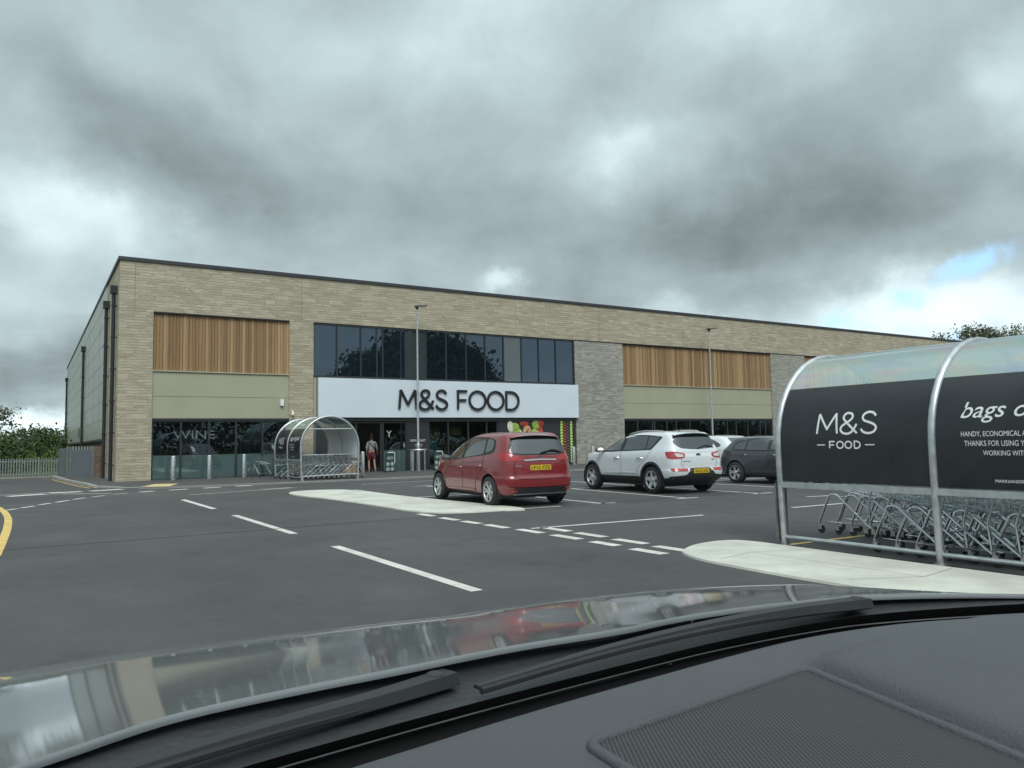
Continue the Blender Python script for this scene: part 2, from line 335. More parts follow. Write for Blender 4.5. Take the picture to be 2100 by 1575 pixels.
def timber():
    m = bpy.data.materials.new('timber_cladding'); m.use_nodes = True; t = m.node_tree; b = t.nodes['Principled BSDF']; L = t.links.new
    tc = t.nodes.new('ShaderNodeTexCoord'); oi = t.nodes.new('ShaderNodeSeparateXYZ'); L(tc.outputs['Object'], oi.inputs[0])
    fl = t.nodes.new('ShaderNodeMath'); fl.operation = 'DIVIDE'; L(oi.outputs[0], fl.inputs[0]); fl.inputs[1].default_value = .125
    f2 = t.nodes.new('ShaderNodeMath'); f2.operation = 'FLOOR'; L(fl.outputs[0], f2.inputs[0])
    wn = t.nodes.new('ShaderNodeTexWhiteNoise'); wn.noise_dimensions = '1D'; L(f2.outputs[0], wn.inputs['W'])
    mp = t.nodes.new('ShaderNodeMapping'); mp.inputs[3].default_value = (14, 14, .7); L(tc.outputs['Object'], mp.inputs[0])
    n = t.nodes.new('ShaderNodeTexNoise'); n.inputs['Scale'].default_value = 1.5; n.inputs['Detail'].default_value = 8; L(mp.outputs[0], n.inputs['Vector'])
    s = t.nodes.new('ShaderNodeMath'); s.operation = 'MULTIPLY_ADD'; L(n.outputs[0], s.inputs[0]); s.inputs[1].default_value = .9; L(wn.outputs['Value'], s.inputs[2])
    mr = t.nodes.new('ShaderNodeMapRange'); L(s.outputs[0], mr.inputs[0]); mr.inputs[1].default_value = .2; mr.inputs[2].default_value = 1.7
    rp = t.nodes.new('ShaderNodeValToRGB'); L(mr.outputs[0], rp.inputs[0]); e = rp.color_ramp.elements
    e[0].color = (.19, .115, .06, 1); e[1].color = (.50, .345, .19, 1); x = e.new(.55); x.color = (.31, .195, .10, 1)
    L(rp.outputs[0], b.inputs['Base Color']); b.inputs['Roughness'].default_value = .7; b.inputs['Specular IOR Level'].default_value = .25
    return m
M_ASPH = asphalt()
M_BUFF = stone('buff_stone', (.36,.31,.225), (.56,.505,.39), (.47,.425,.335), .42, .115)
M_GREY = stone('grey_stone', (.26,.25,.22), (.48,.465,.41), (.42,.41,.37), .30, .10)
M_BROWN = stone('brown_stone', (.14,.10,.075), (.27,.2,.15), (.16,.14,.11), .42, .15)
M_TIMB = timber()
M_SAGE = mat('sage_panel', (.365,.36,.255), .55, var=.05, vscale=.7)
M_CLAD = mat('silver_cladding', (.40,.42,.36), .38, metal=.25, var=.05, vscale=.5)
M_COPE = mat('dark_coping', (.035,.038,.045), .5, var=.15, vscale=2)
M_FRAME = mat('dark_frame', (.028,.032,.036), .45, var=.1, vscale=3)
M_FRAMEL = mat('grey_frame', (.12,.13,.135), .4, var=.1, vscale=3)
M_PIPE = mat('black_downpipe', (.022,.024,.028), .4, var=.15, vscale=3)
M_SIGN = mat('white_sign_panel', (.66,.72,.79), .35, var=.03, vscale=.8)
M_LETTER = mat('black_letter', (.018,.018,.02), .4, var=.1, vscale=4)
M_WHITE = mat('white_print', (.78,.79,.78), .5, var=.04, vscale=6)
M_PAINT = mat('white_road_paint', (.55,.55,.50), .75, var=.22, vscale=3, bump=.2, bscale=60)
def wear(m, thr):
    t = m.node_tree; b = t.nodes['Principled BSDF']; L = t.links.new; tc = t.nodes.new('ShaderNodeTexCoord')
    n = t.nodes.new('ShaderNodeTexNoise'); n.inputs['Scale'].default_value = 14; n.inputs['Detail'].default_value = 8; n.inputs['Roughness'].default_value = .75; L(tc.outputs['Object'], n.inputs['Vector'])
    r_ = t.nodes.new('ShaderNodeMapRange'); L(n.outputs[0], r_.inputs[0]); r_.inputs[1].default_value = thr; r_.inputs[2].default_value = thr+.05
    src = b.inputs['Base Color'].links[0].from_socket; x = t.nodes.new('ShaderNodeMix'); x.data_type = 'RGBA'; L(r_.outputs[0], x.inputs[0]); L(src, x.inputs[6]); x.inputs[7].default_value = (.12,.12,.12,1); L(x.outputs[2], b.inputs['Base Color'])
wear(M_PAINT, .60)
M_CREAM = mat('cream_surfacing', (.52,.52,.455), .8, var=.20, vscale=1.4, bump=.35, bscale=50)
M_YEL = mat('yellow_road_paint', (.60,.42,.13), .75, var=.2, vscale=4)
wear(M_YEL, .62)
M_TACT = mat('buff_tactile_paving', (.58,.47,.22), .85, var=.12, vscale=3, bump=.4, bscale=25)
M_JOINT = mat('paving_joint', (.36,.355,.31), .9, var=.2, vscale=6)
M_KERB = mat('concrete_kerb', (.30,.30,.28), .9, var=.15, vscale=3)
M_PAVE = mat('pavement_asphalt', (.072,.070,.068), .9, var=.25, vscale=2.5, bump=.4, bscale=60)
M_SEAM = mat('asphalt_seam', (.018,.018,.018), .8, var=.3, vscale=8)
M_GALV = mat('galvanised_steel', (.52,.54,.55), .38, metal=.75, var=.13, vscale=9, rvar=.1)
M_STEEL = mat('brushed_steel', (.62,.63,.63), .28, metal=.9, var=.08, vscale=8, rvar=.08)
M_CHROME = mat('chrome_wire', (.60,.62,.63), .22, metal=1, var=.08, vscale=10)
M_RUB = mat('black_rubber', (.02,.02,.021), .75, var=.25, vscale=9)
M_BLK = mat('black_plastic', (.022,.023,.025), .5, var=.15, vscale=8)
M_UGLASS = None
def sheet_mat():
    return
M_SHOP = glassy('shop_glass', (.66,.72,.72), .15, gcol=(.34,.42,.46))
M_FILM = glassy('frosted_film_glass', (.25,.33,.33), .16, rough=.03, gcol=(.6,.72,.75), back=((.085,.14,.135), .8))
M_UP = mat('blue_black_glazing', (.008,.013,.02), .01, spec=.5, var=.2, vscale=.3)
for k_, v_ in (('IOR', 2.5), ('Specular Tint', (.62,.76,.94,1))): M_UP.node_tree.nodes['Principled BSDF'].inputs[k_].default_value = v_
M_UPL = mat('pale_glazing', (.055,.068,.072), .02, spec=.7, coat=1.0, var=.08, vscale=.3)
M_UPL.node_tree.nodes['Principled BSDF'].inputs['Coat IOR'].default_value = 1.9

# text ---------------------------------------------------------------
def text_mesh(body, size=1, align='LEFT', shear=0, bold=0):
    cu = bpy.data.curves.new('t', 'FONT'); cu.body = body; cu.size = size; cu.align_x = align; cu.shear = shear; cu.offset = bold
    cu.resolution_u = 3
    o = bpy.data.objects.new('t', cu); COL.objects.link(o)
    dg = bpy.context.evaluated_depsgraph_get(); me = bpy.data.meshes.new_from_object(o.evaluated_get(dg))
    vs = [tuple(v.co) for v in me.vertices]; fs = [tuple(p.vertices) for p in me.polygons]
    bpy.data.objects.remove(o); bpy.data.curves.remove(cu); bpy.data.meshes.remove(me)
    return vs, fs
def fit(vs, x0, x1, z0, z1):
    a = np.array(vs); lo = a.min(0); hi = a.max(0)
    return [(x0+(v[0]-lo[0])/(hi[0]-lo[0])*(x1-x0), z0+(v[1]-lo[1])/(hi[1]-lo[1])*(z1-z0)) for v in vs]
def put_text(mb, body, x0, x1, z0, z1, fn, mi=0, **kw):
    vs, fs = text_mesh(body, **kw); mb.add([fn(u, v) for u, v in fit(vs, x0, x1, z0, z1)], fs, mi)
GL = {
 'M': ([[(.0,0),(.075,1)],[(.075,1),(.45,.2)],[(.43,.2),(.805,1)],[(.805,1),(.88,0)]], .88, False),
 '&': ([cr([(.80,0),(.46,.36),(.20,.64),(.13,.80),(.22,.96),(.37,1.0),(.52,.94),(.56,.79),(.46,.64),(.22,.47),(.06,.33),(.03,.15),(.15,.02),(.34,-.02),(.53,.05),(.68,.24),(.78,.45)], 4)], .8, True),
 'S': ([cr([(.58,.82),(.48,.96),(.31,1.01),(.13,.94),(.05,.77),(.12,.61),(.32,.52),(.53,.41),(.62,.25),(.54,.07),(.33,-.01),(.12,.05),(.0,.20)], 4)], .62, True),
 'F': ([[(0,0),(0,1),(.56,1)], [(0,.5),(.50,.5)]], .56, False),
 'O': ([[(.5+.5*math.cos(a*math.pi/16), .5+.5*math.sin(a*math.pi/16)) for a in range(33)]], 1.0, True),
 'D': ([[(0,0),(0,1),(.25,1)]+[(.30+.5*math.sin(a*math.pi/14), .5+.5*math.cos(a*math.pi/14)) for a in range(0,15)]+[(.25,0),(0,0)]], .8, True),
 '-': ([[(0,.5),(1,.5)]], 1.0, False)}
def glyph(mb, ch, x0, x1, z0, z1, w, fn, depth=0, mi=0):
    strokes, gw, sm = GL[ch]
    for si, st in enumerate(strokes):
        P = [Vector((x0+p[0]/gw*(x1-x0), z0+p[1]*(z1-z0))) for p in st]
        if len(P) == 2: P = [P[0].lerp(P[1], q_/6) for q_ in range(7)]
        k = len(P); L_, R_ = [], []
        for i in range(k):
            if i == 0: d = (P[1]-P[0]).normalized(); n = Vector((-d.y, d.x)); q = w/2
            elif i == k-1: d = (P[i]-P[i-1]).normalized(); n = Vector((-d.y, d.x)); q = w/2
            else:
                a = (P[i]-P[i-1]).normalized(); b = (P[i+1]-P[i]).normalized(); na = Vector((-a.y, a.x)); nb = Vector((-b.y, b.x))
                n = (na+nb); n = n.normalized() if n.length > 1e-4 else na; q = min(w/2/max(n.dot(na), .3), w*1.3)
            L_.append(P[i]+n*q); R_.append(P[i]-n*q)
        if (P[0]-P[-1]).length < 1e-4 and ch == 'O': L_[-1] = L_[0]; R_[-1] = R_[0]
        ep = [.0012*si+(.004*i/k if k > 9 else 0) for i in range(k)]
        vs = [fn(p.x, p.y, e_) for p, e_ in zip(L_, ep)]+[fn(p.x, p.y, e_) for p, e_ in zip(R_, ep)]
        fs = [(i, i+1, k+i+1, k+i) for i in range(k-1)]
        if depth:
            n2 = len(vs); vs += [fn(p.x, p.y, depth+e_*3) for p, e_ in zip(L_, ep)]+[fn(p.x, p.y, depth+e_*3) for p, e_ in zip(R_, ep)]
            fs += [(n2+i, n2+k+i, n2+k+i+1, n2+i+1) for i in range(k-1)]
            fs += [(i, n2+i, n2+i+1, i+1) for i in range(k-1)]+[(k+i, k+i+1, n2+k+i+1, n2+k+i) for i in range(k-1)]
            fs += [(0, k, n2+k, n2), (k-1, n2+k-1, n2+2*k-1, 2*k-1)]
        mb.add(vs, fs, mi)

# ------------------------------------------------------------------ ground
g = MB(); g.grid(lambda u, v: (u, v, -.06), [-1500,-300,-60,-20,60,150,400,1500], [-1500,-300,-60,0,48,100,400,1500])
struct(g.build('ground', mat('grass_ground', (.05,.075,.022), .95, var=.4, vscale=.5, bump=.5, bscale=20)))
g = MB(); g.grid(lambda u, v: (u, v, 0), [-60,-20,0,5,20,60,160], [-45,-10,0,10,20,30,45])
struct(g.build('car_park', M_ASPH))
# pavement in front of the store: sheet rising from the flush kerb to the wall
KERB = [(1.02,44.6),(1.2,41),(1.35,38.06),(1.58,35.5),(1.81,33.2),(2.02,31.5),(2.35,30.75),(2.9,30.2),(4.0,29.65),(5.2,29.2),(6.5,28.95),(10,28.85),(14.3,28.95),(30,29.2),(100,30.5)]
def kz(y, i): return .10 if i < 5 else (.06 if i < 7 else .016)
p = MB(); k = len(KERB)
p.add([(x,y,kz(y,i)-.004) for i,(x,y) in enumerate(KERB)]+[(max(x,2.9) if i > 5 else 2.9, 34.2 if i > 5 else max(y,34.2), .077) for i,(x,y) in enumerate(KERB)],
      [(i, i+1, k+i+1, k+i) for i in range(k-1)])
p.v = [v for v in p.v]
struct(p.build('pavement', M_PAVE))
kb = MB()
for i in range(k-1):
    a, b = Vector(KERB[i]), Vector(KERB[i+1]); d = (b-a).normalized(); n = Vector((-d.y, d.x))
    if n.x < 0 and i < 5: n = -n
    if i >= 5 and n.y < 0: n = -n
    w = .14; za, zb = kz(0,i)+.002, kz(0,i+1)+.002
    q = [a-n*.01, b-n*.01, b+n*w, a+n*w]
    kb.add([(q[0].x,q[0].y,-.02),(q[1].x,q[1].y,-.02),(q[1].x,q[1].y,zb),(q[0].x,q[0].y,za),(q[2].x,q[2].y,zb+.001),(q[3].x,q[3].y,za+.001)], [(0,1,2,3),(3,2,4,5)])
struct(kb.build('kerb', M_KERB))
tp = MB(); tp.add([(3.35,29.98,.026),(4.0,31.3,.05),(4.75,30.95,.045),(4.25,29.65,.024)], [(0,1,2,3)])
struct(tp.build('tactile_paving', M_TACT))
mk = MB(); Z1 = .004
def ln(x0, y0, x1, y1, w=.1, m=mk, z=Z1): 
    a = Vector((x0,y0)); b = Vector((x1,y1)); d = (b-a).normalized(); n = Vector((-d.y,d.x))*w/2
    m.add([(q.x,q.y,z) for q in (a-n,b-n,b+n,a+n)], [(0,1,2,3)])
for a in [(3.60,6.41,3.60,10.38),(3.58,12.22,3.56,16.30),(3.55,18.26,3.50,22.07)]: ln(*a, w=.13)
for a in [(-.42,21.5,-.2,21.95),(-.12,22.1,.15,22.6),(.25,22.95,.53,23.5),(.64,23.7,.97,24.35),(1.08,24.6,1.4,25.2),(1.58,25.45,1.95,25.9),(2.2,26.35,2.65,26.75)]: ln(*a, w=.12)
for a in [(3.0,26.95,3.45,27.2),(3.9,27.3,4.5,27.5),(5.0,27.6,5.6,27.75),(6.1,27.85,6.7,27.95)]: ln(*a, w=.3)
for a in [(-3.2,27.2,-.8,27.55),(-.5,27.9,.5,28.35),(.6,28.75,1.5,28.95),(1.75,29.0,2.75,29.35),(-6,27.6,-3.8,27.8)]: ln(*a, w=.5)
for a in [(.9,27.9,2.2,26.9),(-1.0,28.8,.9,29.3),(-9,27.9,-1.0,28.8)]: ln(*a, w=.12)
ln(4.02,24.13,7.71,25.44,.1); ln(3.2,29.05,6.5,28.2,.14); ln(6.5,28.2,14.3,28.35,.12); ln(14.3,28.35,40,28.7,.12)
ln(6.35,25.3,7.68,25.4,.1); ln(9.75,25.44,14.5,25.7,.1)
for a in [(6.55,13.95,6.55,13.3),(6.53,12.95,6.54,12.32),(6.54,12.12,6.56,11.55),(6.57,11.35,6.57,10.68),
          (6.62,10.42,6.62,9.75),(6.62,9.46,6.62,8.8),(6.60,8.5,6.60,7.95),(6.56,7.62,6.56,7.03),
          (7.06,10.42,7.06,9.66),(7.04,9.44,7.04,8.77),(7.0,8.5,7.0,7.86),(6.95,7.62,6.95,7.04)]: ln(*a, w=.17)
ln(6.82,10.36,10.37,10.08,.1); ln(12.7,9.98,14.2,9.9,.1); ln(15.15,11.5,15.9,11.35,.1); ln(15.6,9.0,17.5,8.9,.1)
for a in [(10.66,13.3,10.92,22.9),(13.0,13.2,13.5,22.9),(15.3,12.95,15.62,22.9),(17.5,14.3,17.8,22.9),(19.9,14.3,20.2,22.9),(8.36,18.07,8.45,22.6),(22.3,14.3,22.6,22.9),(24.7,14.3,25.0,22.9)]: ln(*a)
for x, y in [(10.7,13.35),(13.03,13.14),(15.4,12.96),(10.9,22.8),(13.5,22.8),(15.6,22.8),(17.8,22.8)]: ln(x-.32,y+.02,x+.32,y-.02)
ln(8.5,18.2,25,17.6,.1); ln(8.5,13.45,9.6,13.42,.1)
struct(mk.build('white_road_markings', M_PAINT))
ym = MB()
ye = cr([(-1.5,24.2,0),(-.75,23.4,0),(-.50,21.8,0),(-.33,19.2,0),(-.29,16.5,0),(-.31,14.2,0),(-.34,12.35,0)], 5)
for i in range(len(ye)-1): ln(ye[i].x,ye[i].y,ye[i+1].x,ye[i+1].y,.13,ym,.004+.0001*i)
for dx in (0,.22):
    for a, b in [((.95+dx,41.5),(1.16+dx,38.6)),((1.16+dx,38.6),(1.55+dx,33.6)),((1.55+dx,33.6),(1.86+dx,31.0))]: ln(*a,*b,.07,ym,.005+.0008*b[0])
ln(8.38,6.63,10.2,6.57,.09,ym); ln(26.5,31.2,29,30.2,.1,ym,.03); ln(27,31.6,30.5,31.2,.1,ym,.035)
struct(ym.build('yellow_road_markings', M_YEL))
sm = MB(); random.seed(4)
pts = [(-3,12.95)]+[(x, 13.05+.012*x+.45*(x/14.)**1.0*.5+random.uniform(-.02,.02)) for x in np.arange(-1,24,.8)]
for a, b in zip(pts, pts[1:]): ln(*a,*b,.028,sm,.0075)
pts = [(5.0+random.uniform(-.01,.01), y) for y in np.arange(-2,13,.9)]
struct(sm.build('asphalt_seam', M_SEAM))
def island(name, pts, label, h=.035):
    P = cr([(x,y,0) for x,y in pts], 4, True); m = MB(); c = Vector((sum(p.x for p in P)/len(P), sum(p.y for p in P)/len(P), 0))
    n = len(P); vs = []; fs = []
    for off, z in ((0,0.0),(.01,h*.7),(.05,h)):
        for p_ in P:
            d = (c-p_); d = d.normalized()*off; vs.append((p_.x+d.x, p_.y+d.y, z))
    for r in range(2):
        for i in range(n): fs.append((r*n+i, r*n+(i+1)%n, (r+1)*n+(i+1)%n, (r+1)*n+i))
    fs.append(tuple(2*n+i for i in range(n))); m.add(vs, fs)
    return tag(m.build(name, M_CREAM), label, 'traffic island')
island('traffic_island', [(6.3,21.9),(6.55,22.7),(7.2,23.0),(7.8,22.8),(8.15,22.2),(8.28,19.2),(8.45,16),(8.62,13.35),(8.0,13.30),(7.2,13.5),(6.75,14.0),(6.6,14.9),(6.6,17),(6.5,19.2),(6.3,20.6)],
       'long cream surfaced traffic island beside the parked red hatchback')
island('traffic_island', [(6.95,7.1),(7.4,7.32),(7.9,7.33),(8.1,7.05),(8.1,6.2),(8.08,5.0),(8.06,3.9),(8.05,2.5),(8.0,1.4),(6.9,1.3),(6.5,2.4),(6.43,4.0),(6.42,5.2),(6.5,6.3),(6.7,6.85)],
       'cream surfaced traffic island under the nearer trolley shelter with black panels')

for o_ in [o for o in bpy.data.objects if o.name.startswith('traffic_island')]:
    far_ = o_.name.endswith('001'); m_ = MB()
    if not far_: segs = [((7.0,20.2),(8.15,20.0)),((6.9,17.0),(8.2,16.7)),((6.95,14.6),(8.35,14.4))]
    else: segs = [((6.62,6.2),(7.3,6.35)),((7.3,6.35),(8.02,6.0)),((6.6,4.6),(7.3,4.25)),((7.3,4.25),(7.98,4.35)),((7.3,6.35),(7.28,4.25)),((6.7,2.6),(7.9,2.5))]
    for a_, b_ in segs: m_ = MB(); ln(*a_, *b_, .008, m_, .0395); m_.build('joint_line', M_JOINT, o_)

# ------------------------------------------------------------------ store building
FY = 34.14; RZ = 9.10; X0 = 2.94; X1 = 96.0; OT = 6.93; OM = 4.49; OB = 2.58; BK = 84
B = thing('store_building', 'long two storey stone clad supermarket with timber and sage panels', 'building', (0,0,0))
PIERS = [(X0,4.2,0),(9.76,10.85,0),(25.6,29.05,1),(41.9,45.4,1),(58.3,61.8,1),(74.7,78.2,1),(91,X1,1)]
w = MB(); w.box(X0, X1, FY, FY+.35, OT+.03, RZ-.14)
for a, b, gq in PIERS:
    if not gq: w.box(a, b, FY, FY+.35, 0, OT+.03)
w.box(X0, X0+.35, FY+.35, 39.8, 0, RZ-.14)
w.build('stone_wall', M_BUFF, B)
for a, b, gq in PIERS:
    if gq: w = MB(); w.box(a, b, FY-.01, FY+.35, 0, OT); w.build('stone_pier', M_GREY, B)
w = MB(); w.box(25.58, X1, FY-.045, FY-.012, OT, OT+.03); w.build('ledge_flashing', M_COPE, B)
w = MB()
w.box(X0-.06, X1+.05, FY-.06, FY+.4, RZ-.14, RZ); w.box(X0-.06, X0+.36, FY+.4, BK, RZ-.14, RZ)
w.build('roof_coping', M_COPE, B)
w = MB(); w.box(X0+.4, X1, FY+.4, BK, RZ-.5, RZ-.3); w.build('roof', mat('roof_membrane', (.2,.2,.2), .8, var=.1), B)
M_SJ = mat('stone_joint', (.27,.235,.18), .9, var=.1)
for x in (3.5,10.3,21.75,27.4,33.9,38.3,49,60,71,82): j = MB(); j.box(x-.010, x+.010, FY-.006, FY+.02, OT+.05, RZ-.14); j.build('movement_joint', M_SJ, B)
# side elevation
w = MB(); w.box(X0-.02, X0+.3, 39.82, BK, 1.85, RZ-.14); w.build('side_cladding', M_CLAD, B)
j = MB()
for z in np.arange(2.75, 8.9, .9): j.box(X0-.026, X0, 39.9, BK, z-.01, z+.01)
for y in np.arange(43.5, BK, 4.2): j.box(X0-.026, X0, y-.012, y+.012, 1.87, RZ-.15)
j.build('cladding_joint', mat('joint_grey', (.22,.235,.20), .7, var=.1), B)
w = MB(); w.box(X0-.03, X0+.3, 39.82, BK, 1.74, 1.85); w.build('cladding_drip', M_COPE, B)
w = MB(); w.box(X0+.25, X0+.5, 39.8, BK, 0, 1.74); w.build('side_plinth', M_BROWN, B)
for i, (y, zt) in enumerate([(35.06,7.72),(38.6,7.66),(55.6,7.55),(81,7.55)]):
    d = MB(); x = X0-.13; d.tube([(x,y,.02),(x,y,zt)], .075, 12); d.box(x-.14, x+.13, y-.16, y+.16, zt, zt+.32)
    pp = d.build('downpipe', M_PIPE, B, smooth=True)
    for z in np.arange(.7, zt, 1.3): q = MB(); q.box(x-.09, X0+.0, y-.09, y+.09, z, z+.04); q.build('bracket', M_PIPE, pp)
w = MB()
for z in np.arange(2.2,2.75,.13): w.box(X0-.05, X0-.02, 60, 61.6, z, z+.06)
w.build('vent_louvre', M_COPE, B)
# bays
M_REV = M_SAGE
def timber_bay(a, b):
    t = MB(); n = int(round((b-a)/.125)); pw = (b-a)/n
    for i in range(n):
        t.box(a+i*pw+.006, a+(i+1)*pw-.006, FY+.10+.004*(i%3), FY+.2, OM+.06, OT-.02)
    t.box(a, b, FY+.17, FY+.3, OM+.06, OT)
    t.build('timber_panel', M_TIMB, B)
    s = MB(); zz = OB+ (OM-OB)*.47
    s.box(a, b, FY+.06, FY+.25, OB, zz-.008); s.box(a, b, FY+.06, FY+.25, zz+.008, OM+.0); s.box(a, b, FY+.09, FY+.24, zz-.02, zz+.02)
    s.box(a, b, FY-.0, FY+.25, OM+.004, OM+.055)
    s.build('sage_panel', M_SAGE, B)
    h = MB(); h.box(a, b, FY+.03, FY+.3, OB-.09, OB-.002); h.build('head_flashing', M_FRAME, B); h = MB(); h.box(a, b, FY-.012, FY+.25, OT-.02, OT+.028); h.build('head_flashing', M_FRAME, B)
timber_bay(4.2, 9.76); timber_bay(29.05, 41.9); timber_bay(45.4, 58.3); timber_bay(61.8, 74.7); timber_bay(78.2, 91)
def glazing(xs, z0, z1, film=1.06, y=FY+.12, gm=None, door=()):
    f = MB(); fr = .035
    for x in xs: f.box(x-fr, x+fr, y-.05, y+.06, z0, z1)
    f.box(xs[0]-fr, xs[-1]+fr, y-.045, y+.055, z1, z1+.06)
    f.box(xs[0]-fr, xs[-1]+fr, y-.045, y+.055, z0-.05, z0)
    fo = f.build('window_frame', M_FRAME, B)
    for i in range(len(xs)-1):
        if i in door: continue
        gz = MB(); gz.box(xs[i]+fr, xs[i+1]-fr, y, y+.012, film if film else z0, z1)
        gz.build('window_pane', gm or M_SHOP, fo)
        if film:
            gz = MB(); gz.box(xs[i]+fr, xs[i+1]-fr, y, y+.014, z0, film); gz.build('frosted_pane', M_FILM, fo)
glazing([4.22,5.31,6.41,7.51,8.62,9.74], .10, OB-.15)
UX = [10.87,11.97,13.13,13.93,14.23,15.39,16.51,17.62,18.76,19.88,21.0,22.12,23.22,24.35,25.56]
f = MB()
for x in UX: f.box(x-.03, x+.03, FY+.05, FY+.14, OM+.04, OT-.06)
f.box(UX[0]-.03, UX[-1]+.03, FY+.03, FY+.15, OT-.06, OT+.0); f.box(UX[0]-.03, UX[-1]+.03, FY+.0, FY+.15, OM-.04, OM+.04)
fo = f.build('upper_window_frame', M_FRAME, B)
random.seed(2)
for i in range(len(UX)-1):
    gz = MB(); t1 = random.uniform(-.004,.004)
    gz.add([(UX[i]+.03, FY+.10, OM+.04),(UX[i+1]-.03, FY+.10+t1, OM+.04),(UX[i+1]-.03, FY+.10+t1, OT-.06),(UX[i]+.03, FY+.10, OT-.06),
            (UX[i]+.03, FY+.13, OM+.04),(UX[i+1]-.03, FY+.13, OM+.04),(UX[i+1]-.03, FY+.13, OT-.06),(UX[i]+.03, FY+.13, OT-.06)],
           [(0,1,2,3),(4,7,6,5),(0,4,5,1),(1,5,6,2),(2,6,7,3),(3,7,4,0)])
    gz.build('upper_window_pane', M_UPL if i in (5,10) else M_UP, fo)
# ground floor of the entrance bay
glazing([12.62,12.9,14.13], .08, 2.36, film=None, door=(0,1))
glazing([14.23,15.42], .08, 2.36)
glazing([16.63,17.7,18.84,19.92,20.56], .30, 2.42, film=None)
w = MB(); w.box(10.87, 25.58, FY+.07, FY+.3, 2.46, 2.60); w.box(10.87, 12.58, FY+.1, FY+.3, .07, 2.46); w.build('shopfront_fascia', M_FRAMEL, B)
w = MB(); w.box(15.46, 16.59, FY+.05, FY+.3, .07, 2.46); w.box(20.6, 25.58, FY+.05, FY+.3, .07, 2.46); w.box(16.63,20.56,FY+.08,FY+.2,.07,.25); w.build('dark_shopfront_panel', mat('dark_panel', (.028,.030,.034), .45, var=.1), B)
w = MB(); w.box(10.87, 25.58, FY+.12, FY+.3, 2.601, 4.45); w.build('sign_backing', M_FRAME, B)
w = MB(); w.box(11.0, 11.9, FY+.09, FY+.098, .3, 2.2); w.build('dark_door_leaf', M_FRAME, B)
glazing([29.09,30.13,31.27,31.43,32.44,33.2,34.34,36.15,37.63,38.44,39.53,40.7,41.23,41.86], .08, OB-.15)
glazing([45.44,47,48.6,50.2,51.8,53.4,55,56.6,58.26], .08, OB-.15)
glazing([61.84,64,66,68,70,72,74.66], .08, OB-.15); glazing([78.24,81,84,87,90.9], .08, OB-.15)
# interior
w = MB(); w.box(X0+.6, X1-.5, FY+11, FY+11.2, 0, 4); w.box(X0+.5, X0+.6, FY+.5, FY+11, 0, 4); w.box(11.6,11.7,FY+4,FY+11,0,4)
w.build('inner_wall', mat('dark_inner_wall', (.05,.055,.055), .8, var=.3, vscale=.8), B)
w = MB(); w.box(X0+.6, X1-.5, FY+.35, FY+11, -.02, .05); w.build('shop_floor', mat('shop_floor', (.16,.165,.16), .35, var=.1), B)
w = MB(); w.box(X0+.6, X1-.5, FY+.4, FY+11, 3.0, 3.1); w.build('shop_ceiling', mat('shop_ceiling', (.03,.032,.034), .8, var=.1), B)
M_LAMP = mat('lit_ceiling_lamp', (.8,.8,.75), emit=(1,.97,.9), estr=4.0)
random.seed(7)
for x in np.arange(4.6, 42, 1.9):
    for y in (2.2, 5.0, 8.2):
        l = MB(); l.box(x+y*.1, x+y*.1+.9, FY+y, FY+y+.06, 2.93, 2.96); l.build('strip_light', M_LAMP, B)
random.seed(5); M_SHF = mat('shelf_grey', (.10,.11,.11), .6, var=.3, vscale=2)
for x in np.arange(16.8, 24.5, 1.15): w = MB(); w.box(x, x+1.0, FY+2.6, FY+3.1, .05, 1.55); w.build('display_shelf', M_SHF, B)
gm = [mat('produce_%s' % n_, c, .5, var=.2) for n_, c in (('orange',(.35,.13,.03)),('green',(.12,.22,.04)),('yellow',(.4,.32,.05)),('red',(.3,.05,.03)),('blue',(.05,.2,.28)))]
w = MB()
for x in np.arange(16.85, 24.4, .23):
    for z in (.35,.7,1.05,1.4): w.box(x, x+.17, FY+2.5, FY+2.62, z, z+random.uniform(.12,.24), random.randrange(5))
w.build('produce', gm, B)
w = MB(); w.box(16.7,17.15,FY+.3,FY+.32,.7,1.55); w.box(14.3,15.35,FY+.5,FY+.52,.85,1.0)
w.build('blue_notice', mat('blue_notice', (.05,.16,.20), .6, var=.2, vscale=6), B)
w = MB(); w.box(18.1,18.7,FY+.6,FY+.62,1.75,2.15); w.box(16.8,17.6,FY+.8,FY+.82,1.6,2.2); w.build('hanging_poster', mat('produce_poster', (.22,.10,.03), .6, var=.6, vscale=5, col2=(.3,.26,.05)), B)
def fr(y): return lambda u, v, d=0: (u, y-d, v)
t = MB(); put_text(t, 'WINE', 5.30, 7.02, 1.74, 2.10, fr(FY+2.0)); t.build('wine_lettering', mat('white_letter_added_glow', (.7,.7,.7), emit=(1,1,1), estr=.16), B)  # plain white letters; a faint glow is added in place of shop light
t = MB(); put_text(t, 'Y', 14.5, 14.76, 1.68, 2.0, fr(FY+.3)); t.build('letter_y', mat('emissive_cream_letter', (.7,.7,.6), emit=(1,1,.9), estr=.5), B)  # cream letter with emission set in its material
t = MB(); y = FY+.045
put_text(t, 'ORDER & COLLECT', 15.62, 16.44, 1.46, 1.56, fr(y), bold=.01); put_text(t, 'ORDER IN STORE', 15.83, 16.27, 1.28, 1.33, fr(y)); put_text(t, 'OR ONLINE', 15.87, 16.22, 1.2, 1.25, fr(y)); put_text(t, 'MARKSANDSPENCER.COM', 15.68, 16.4, 1.0, 1.05, fr(y))
put_text(t, 'THE', 23.72, 23.96, 1.44, 1.55, fr(y), bold=.01); put_text(t, 'FRESHEST', 23.5, 24.12, 1.28, 1.39, fr(y), bold=.01); put_text(t, 'QUALITY', 23.52, 24.10, 1.12, 1.23, fr(y), bold=.01)
